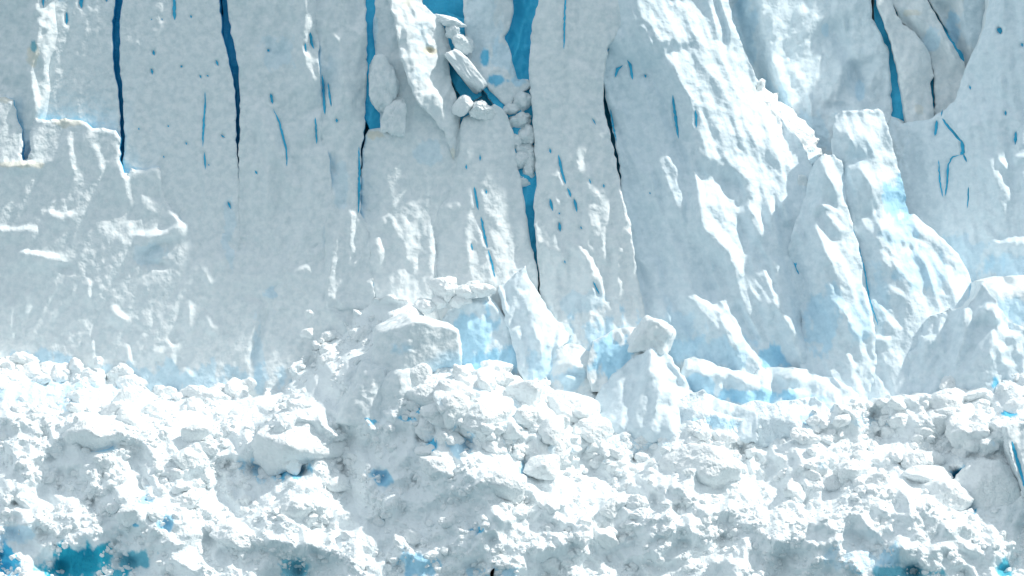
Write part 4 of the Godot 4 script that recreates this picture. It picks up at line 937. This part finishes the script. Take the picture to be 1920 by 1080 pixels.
func apron() -> void:
	slope = piece({"name": "snow_slope", "ice": Vector3(0.82, 0.885, 0.91), "settle": 2, "kind": "structure", "mat": snow, "side_mat": snow, "back": -3.0, "rag": 10.0, "res": 2.3,
		"rib": 0.0, "outline": [-280, 660, 0, 672, 40, 668, 90, 690, 160, 712, 230, 716, 300, 730, 380, 742, 470, 742, 530, 732, 545, 690, 580, 662, 640, 625, 670, 580, 720, 556, 770, 565, 800, 600, 850, 680, 900, 690, 950, 700, 990, 715, 1060, 712, 1120, 712, 1200, 740, 1300, 790, 1420, 795, 1550, 770, 1620, 752, 1700, 744, 1790, 736, 1860, 730, 1900, 690, 1960, 660, 2200, 660, 2200, 1240, -280, 1240],
		"ctrl": [-280, 670, -2.1, 0, 676, -1.1, 150, 715, -0.3, 300, 735, 0.1, 520, 738, 0.7, 600, 660, 1, 700, 570, 1, 760, 570, 3.4, 800, 620, 4.6, 700, 650, 5.2, 620, 700, 5.4, 860, 690, 6.8, 950, 706, 6.6, 1060, 720, 4.6, 1120, 720, 5, 1200, 745, 5.96, 1060, 760, 6.84, 1160, 790, 7.81, 1300, 802, 8.79, 1420, 798, 8.81, 1560, 775, 8.43, 1700, 748, 8.74, 1860, 735, 9.4, 1940, 670, 8, 2200, 670, 7, -280, 800, 6.52, 0, 780, 6.28, 150, 790, 6.4, 300, 800, 6.32, 450, 800, 6.52, 520, 790, 7.4, 600, 760, 7.04, 660, 800, 7.92, 760, 800, 9.32, 870, 760, 10.04, 960, 780, 10.08, 1020, 820, 9.36, 1100, 830, 9.08, 0, 900, 8.72, 150, 900, 8.72, 300, 880, 8.48, 420, 900, 8.92, 540, 900, 9.92, 640, 920, 9.96, 760, 900, 11.12, 900, 880, 12.08, 980, 900, 11.52, 1100, 900, 10.52, 1250, 880, 10.92, 1400, 880, 11.12, 1600, 860, 11.34, 1750, 860, 11.64, 1850, 850, 12.72, 1920, 830, 12.68, 2200, 850, 11.12, 0, 1010, 11.04, 120, 1040, 11.2, 300, 1000, 11.32, 450, 1000, 11.72, 600, 1020, 12.36, 800, 1000, 13.52, 950, 1000, 13.92, 1100, 1010, 13.44, 1300, 1000, 14.2, 1500, 980, 14.42, 1650, 960, 14.84, 1800, 970, 14.76, 1920, 960, 14.84, 1700, 1050, 16.95, 1850, 1060, 15.84, -280, 1240, 16, 300, 1240, 17, 800, 1240, 18, 1300, 1240, 18, 1800, 1240, 19, 2200, 1240, 18],
		"strokes": [[[780, 720, 860, 780, 900, 860, 960, 960, 1000, 1090], 200, 170, 1.7], [[640, 790, 655, 900, 700, 1010], 70, 60, -0.9], [[1480, 990, 1650, 962, 1800, 1000, 1960, 990], 60, 130, 1.2], [[150, 760, 210, 860, 330, 980, 380, 1090], 110, 90, 0.9], [[1130, 800, 1250, 880, 1400, 960], 90, 90, 0.6],
			[[440, 870, 500, 885, 560, 880, 590, 850], 16, 26, -1.3], [[500, 795, 540, 772, 590, 792, 612, 840], 26, 70, 1.3], [[150, 830, 190, 842, 225, 830], 10, 14, -0.9], [[120, 800, 170, 792, 225, 800], 12, 34, 0.8], [[80, 878, 150, 862, 230, 850], 14, 40, 0.5],
			[[95, 1080, 140, 1058, 195, 1046], 34, 44, -1.9], [[0, 1030, 15, 1080], 20, 26, -1.2], [[210, 1045, 260, 1060], 16, 22, -0.9], [[430, 1000, 450, 1004], 14, 20, -0.9], [[540, 1050, 570, 1070], 20, 24, -1.2], [[300, 980, 325, 990], 12, 18, -0.7], [[270, 935, 282, 940], 10, 14, -0.6],
			[[0, 960, 30, 955, 55, 985, 65, 1010], 12, 26, 0.8], [[850, 800, 875, 830, 880, 850], 18, 18, -1.2], [[700, 880, 725, 905], 18, 20, -1.1], [[985, 860, 1000, 885], 14, 20, -0.9], [[770, 1010, 790, 1030], 12, 16, -0.9], [[885, 992, 905, 998], 8, 12, -0.7], [[800, 820, 820, 840], 8, 10, -0.6],
			[[1785, 890, 1808, 893], 16, 18, -0.9], [[1822, 945, 1825, 962], 8, 9, -0.8], [[1780, 870, 1830, 866, 1895, 885], 12, 26, 0.9], [[1830, 900, 1860, 940, 1885, 960], 26, 30, 0.5], [[1740, 920, 1760, 960], 26, 26, 0.6],
			[[1280, 870, 1320, 875, 1370, 890], 20, 30, 0.7], [[1080, 900, 1120, 915, 1180, 940], 16, 40, 0.6], [[980, 905, 1010, 930, 1050, 950], 14, 40, 0.5], [[1540, 1000, 1600, 1010, 1680, 1040], 20, 30, -0.8], [[1690, 1068, 1730, 1072], 20, 20, -0.9], [[1880, 1060, 1890, 1080], 14, 18, -0.9], [[1160, 940, 1250, 970, 1330, 990], 18, 34, 0.5], [[1650, 880, 1720, 940, 1770, 980], 30, 20, 0.4],
			[[700, 930, 760, 945, 810, 950], 20, 40, 0.6], [[840, 950, 860, 1000], 20, 20, 0.5], [[560, 950, 640, 960, 700, 1010], 20, 40, 0.7], [[330, 870, 400, 880], 20, 40, 0.5]],
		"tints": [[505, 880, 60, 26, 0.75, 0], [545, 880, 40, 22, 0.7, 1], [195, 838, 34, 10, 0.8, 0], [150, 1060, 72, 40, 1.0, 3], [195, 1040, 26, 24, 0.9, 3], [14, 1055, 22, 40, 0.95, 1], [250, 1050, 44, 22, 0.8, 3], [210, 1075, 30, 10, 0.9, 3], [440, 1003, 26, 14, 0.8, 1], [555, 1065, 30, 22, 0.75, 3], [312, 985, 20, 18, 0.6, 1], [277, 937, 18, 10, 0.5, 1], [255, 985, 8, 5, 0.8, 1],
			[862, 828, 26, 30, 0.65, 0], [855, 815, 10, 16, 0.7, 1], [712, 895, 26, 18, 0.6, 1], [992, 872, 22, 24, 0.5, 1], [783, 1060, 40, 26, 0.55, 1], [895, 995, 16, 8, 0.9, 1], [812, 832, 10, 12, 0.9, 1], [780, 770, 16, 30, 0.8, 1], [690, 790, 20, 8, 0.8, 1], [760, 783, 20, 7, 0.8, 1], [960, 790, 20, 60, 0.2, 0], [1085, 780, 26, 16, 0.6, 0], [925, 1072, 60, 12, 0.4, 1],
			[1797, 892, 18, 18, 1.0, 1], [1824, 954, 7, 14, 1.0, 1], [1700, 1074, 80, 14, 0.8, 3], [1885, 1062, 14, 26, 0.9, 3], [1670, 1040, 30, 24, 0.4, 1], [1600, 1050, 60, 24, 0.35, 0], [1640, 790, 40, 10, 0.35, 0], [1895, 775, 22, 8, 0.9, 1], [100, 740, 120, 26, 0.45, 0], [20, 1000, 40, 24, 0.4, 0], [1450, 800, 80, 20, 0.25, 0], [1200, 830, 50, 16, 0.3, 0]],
		"low": 1.9, "mid": 0.6, "fine": 0.3, "calm": [[1480, 930, 260, 110, 0.65], [1620, 1000, 200, 70, 0.5], [90, 900, 130, 90, 0.5], [1300, 1010, 160, 60, 0.5]], "lump": 0.75, "lump_size": 70.0, "stretch": 1.0, "lean": 0.0, "r": 10.0, "rd": 0.6})


func rubble() -> void:
	var variants := []
	for k in 12:
		var r := RandomNumberGenerator.new()
		r.seed = 100 + k
		variants.append(lump_mesh(3, random_planes(r, 9), [13.0, 7.0, 5.0][k % 3], [0.14, 0.2, 0.26][k % 3], k + 3, [[Vector3(r.randfn(), r.randfn(), 1.0).normalized(), 0.8, 0.35, 0]] if k % 4 == 0 else []))
	# blocks one can pick out: [x, y, half spread x, half spread y, how many, smallest, largest]
	var fields := [
		[110, 700, 120, 22, 20, 20, 52, "ice block in the row along the crumpled wall's foot", "blocks along the crumpled wall"],
		[350, 736, 200, 9, 18, 14, 36, "ice block lodged where the apron meets the crumpled wall", "blocks lodged along the wall"],
		[300, 760, 200, 26, 30, 16, 44, "ice block on the apron below the crumpled wall", "blocks on the upper left apron"],
		[650, 640, 80, 50, 26, 14, 36, "snow lump on the heap beside the huge boulder", "lumps left of the huge boulder"],
		[880, 720, 80, 40, 22, 24, 62, "snow block below the sky-blue ice wall", "blocks on the central mound"],
		[960, 820, 150, 70, 44, 20, 60, "snow block strewn below the huge boulder's mound", "blocks down the central mound"],
		[1240, 850, 130, 40, 30, 14, 38, "snow block on the slope below the pointed peak", "blocks below the pointed peak"],
		[1560, 840, 180, 60, 42, 14, 44, "snow block on the bright slope below the snow ridges", "blocks on the bright right slope"],
		[1800, 800, 110, 60, 26, 22, 60, "ice block below the large shaded snow bank", "blocks below the shaded bank"],
		[400, 920, 300, 80, 30, 16, 48, "half-buried snow lump near the teal pools", "lumps on the lower left apron"],
		[1100, 980, 300, 60, 28, 16, 46, "half-buried snow lump above the black pole", "lumps on the lower middle apron"]]
	var look := ["angular", "worn", "knobbly"]
	for f in fields:
		for k in f[4]:
			var px: float = f[0] + f[2] * clampf(rng.randfn() * 0.6, -1.3, 1.3)
			var py: float = f[1] + f[3] * clampf(rng.randfn() * 0.6, -1.3, 1.3)
			var s: float = lerpf(f[5], f[6], pow(rng.randf(), 1.8))
			var o := MeshInstance3D.new()
			o.name = numbered("ice_block" if s > 26.0 else "snow_lump")
			var kind := rng.randi() % 12
			o.mesh = variants[kind]
			o.material_override = snow
			o.position = spot(px, py, at_grid(slope, px, py) - s * PX * 0.02)
			o.scale = Vector3(s * rng.randf_range(0.9, 1.35), s * rng.randf_range(0.7, 1.0), s * rng.randf_range(0.9, 1.2)) * PX
			o.rotation = Vector3(rng.randf_range(-0.5, 0.5), rng.randf_range(-3, 3), rng.randf_range(-0.5, 0.5))
			add_child(o)
			var size: String = "small" if s < 20.0 else ("middling" if s < 32.0 else "large")
			var shape: String = "flat" if o.scale.y < o.scale.x * 0.62 else ("squarish" if o.scale.y > o.scale.x * 0.8 else "oblong")
			tag(o, "%s %s %s %s" % [size, shape, look[kind % 3], f[7]], "ice block" if s > 26.0 else "snow lump", f[8])
	# larger blocks that the photograph shows one by one: [x, y, width, height, turn, label]
	for b in [
		[168, 716, 66, 52, -6, "crisp white cube of ice in front of the crumpled wall"],
		[112, 706, 48, 58, 10, "upright ice block next to the crisp white cube"],
		[62, 704, 40, 44, -12, "pale ice block at the end of the row by the crumpled wall"],
		[240, 722, 54, 40, 8, "low ice block with a blue foot beside the crisp white cube"],
		[395, 742, 110, 34, -14, "long flat slab of ice sloping along the crumpled wall"],
		[172, 815, 124, 62, 4, "broad slab-fronted snow block above a blue undercut"],
		[540, 830, 128, 96, -14, "big domed snow block overhanging a blue hollow"],
		[455, 1010, 74, 54, 0, "domed snow block over a small blue hole"],
		[900, 790, 96, 74, 8, "bulky white snow block high on the central mound"],
		[826, 748, 84, 70, -8, "rounded grey snow block beside the tall block under the boulder"],
		[1000, 845, 70, 54, -20, "tilted snow block on the sunlit flank of the central mound"],
		[1090, 772, 92, 56, -12, "blue-shadowed ice slab between the central mound and the peak"],
		[1330, 872, 112, 72, -6, "wide snow block sunk in the bright slope"],
		[1560, 905, 70, 44, 4, "square-cut snow block standing on the bright slope"],
		[1595, 885, 58, 40, 16, "rounded snow block behind the square-cut one"],
		[1832, 742, 72, 34, 4, "flat-lidded ice block at the foot of the shaded snow bank"],
		[1798, 800, 50, 74, 14, "upright oval ice block below the shaded snow bank"],
		[1860, 925, 110, 120, -6, "large faceted ice block between two blue holes"],
		[1775, 945, 80, 84, 12, "rounded ice block next to the large faceted one"],
		[1730, 890, 96, 46, -4, "layered snow ledge above the blue holes"]]:
		var d := at_grid(slope, b[0], b[1])
		block("ice_block", b[5], b[0], b[1], b[2], b[3], d - 0.24 * b[3] * PX, [], {"level": 4, "worn": 12.0, "bumps": 0.13, "turn": b[4], "mat": snow})
	# countless clods
	var mm := MultiMesh.new()
	mm.transform_format = MultiMesh.TRANSFORM_3D
	var r2 := RandomNumberGenerator.new()
	r2.seed = 5
	mm.mesh = lump_mesh(2, random_planes(r2, 7), 8.0, 0.2, 4)
	mm.mesh.surface_set_material(0, snow)
	var spots := []
	while spots.size() < 6000:
		var px := rng.randf_range(-60.0, 1980.0)
		var py := rng.randf_range(600.0, 1150.0)
		var gi := int((px - slope.x0) / slope.res)
		var gj := int((py - slope.y0) / slope.res)
		if gj < 4 or slope.state[(gj - 3) * slope.nx + gi] != 1:
			continue
		var many := n_low.get_noise_2d(px * 2.0 + 40.0, py * 2.0)
		if rng.randf() > 0.35 + 1.4 * many:
			continue
		var s := lerpf(3.0, 13.0, pow(rng.randf(), 3.0)) * PX
		var b := Basis.from_euler(Vector3(rng.randf() * 6.0, rng.randf() * 6.0, rng.randf() * 6.0)).scaled(Vector3(s * 1.2, s, s))
		spots.append(Transform3D(b, spot(px, py, at_grid(slope, px, py) - s * 0.05)))
	mm.instance_count = spots.size()
	for i in spots.size():
		mm.set_instance_transform(i, spots[i])
	var mi := MultiMeshInstance3D.new()
	mi.name = "snow_clods"
	mi.multimesh = mm
	tag(mi, "countless small clods of snow strewn over the apron", "snow clods")
	mi.set_meta("kind", "stuff")
	add_child(mi)


func small_things() -> void:
	# the big block at the right edge, split from the slope by a dark blue crack
	piece({"name": "ice_block", "category": "ice block", "label": "tall pale ice block beside the dark blue crack near the two blue holes", "back": 6.0,
		"outline": [1884, 800, 1905, 794, 1960, 790, 2060, 800, 2060, 1000, 1940, 990, 1924, 920, 1904, 880, 1894, 850, 1887, 825],
		"crack_strips": [[[1897, 826, 1904, 852, 1913, 882, 1921, 915], 7]], "ctrl": [1892, 810, 14.94, 1960, 796, 14.65, 2050, 800, 14.62, 1908, 870, 15.46, 1960, 880, 16.18, 1935, 960, 16.34, 2050, 990, 16.1], "r": 6.0, "mid": 0.2})
	var d := at_grid(slope, 924, 1078) + 0.5
	var o := Node3D.new()
	o.name = numbered("curved_pole")
	o.position = spot(922, 1096, d)
	add_child(o)
	tag(o, "thin black pole with a curved tip sticking up from the snow", "pole")
	var v := PackedVector3Array()
	var n := PackedVector3Array()
	var ii := PackedInt32Array()
	var line := [[921.5, 1100, 2.6], [922, 1088, 2.8], [922.2, 1078, 3.0], [923, 1072, 3.2], [924.6, 1069, 2.6], [926, 1066.5, 1.4], [926.6, 1065.5, 0.2]]
	for i in line.size():
		for k in 10:
			var a := TAU * k / 10.0
			var dir := Vector3(cos(a), 0, sin(a))
			v.append(spot(line[i][0], line[i][1], d) + dir * float(line[i][2]) * PX - o.position)
			n.append(dir)
			if i > 0:
				var q := (i - 1) * 10 + k
				var q2 := (i - 1) * 10 + (k + 1) % 10
				ii.append_array([q, q + 10, q2, q2, q + 10, q2 + 10])
	var pole := StandardMaterial3D.new()
	pole.albedo_color = Color(0.012, 0.014, 0.016).linear_to_srgb()
	pole.roughness = 0.5
	part(o, "shaft", arrays(v, n, PackedColorArray(), ii), pole)
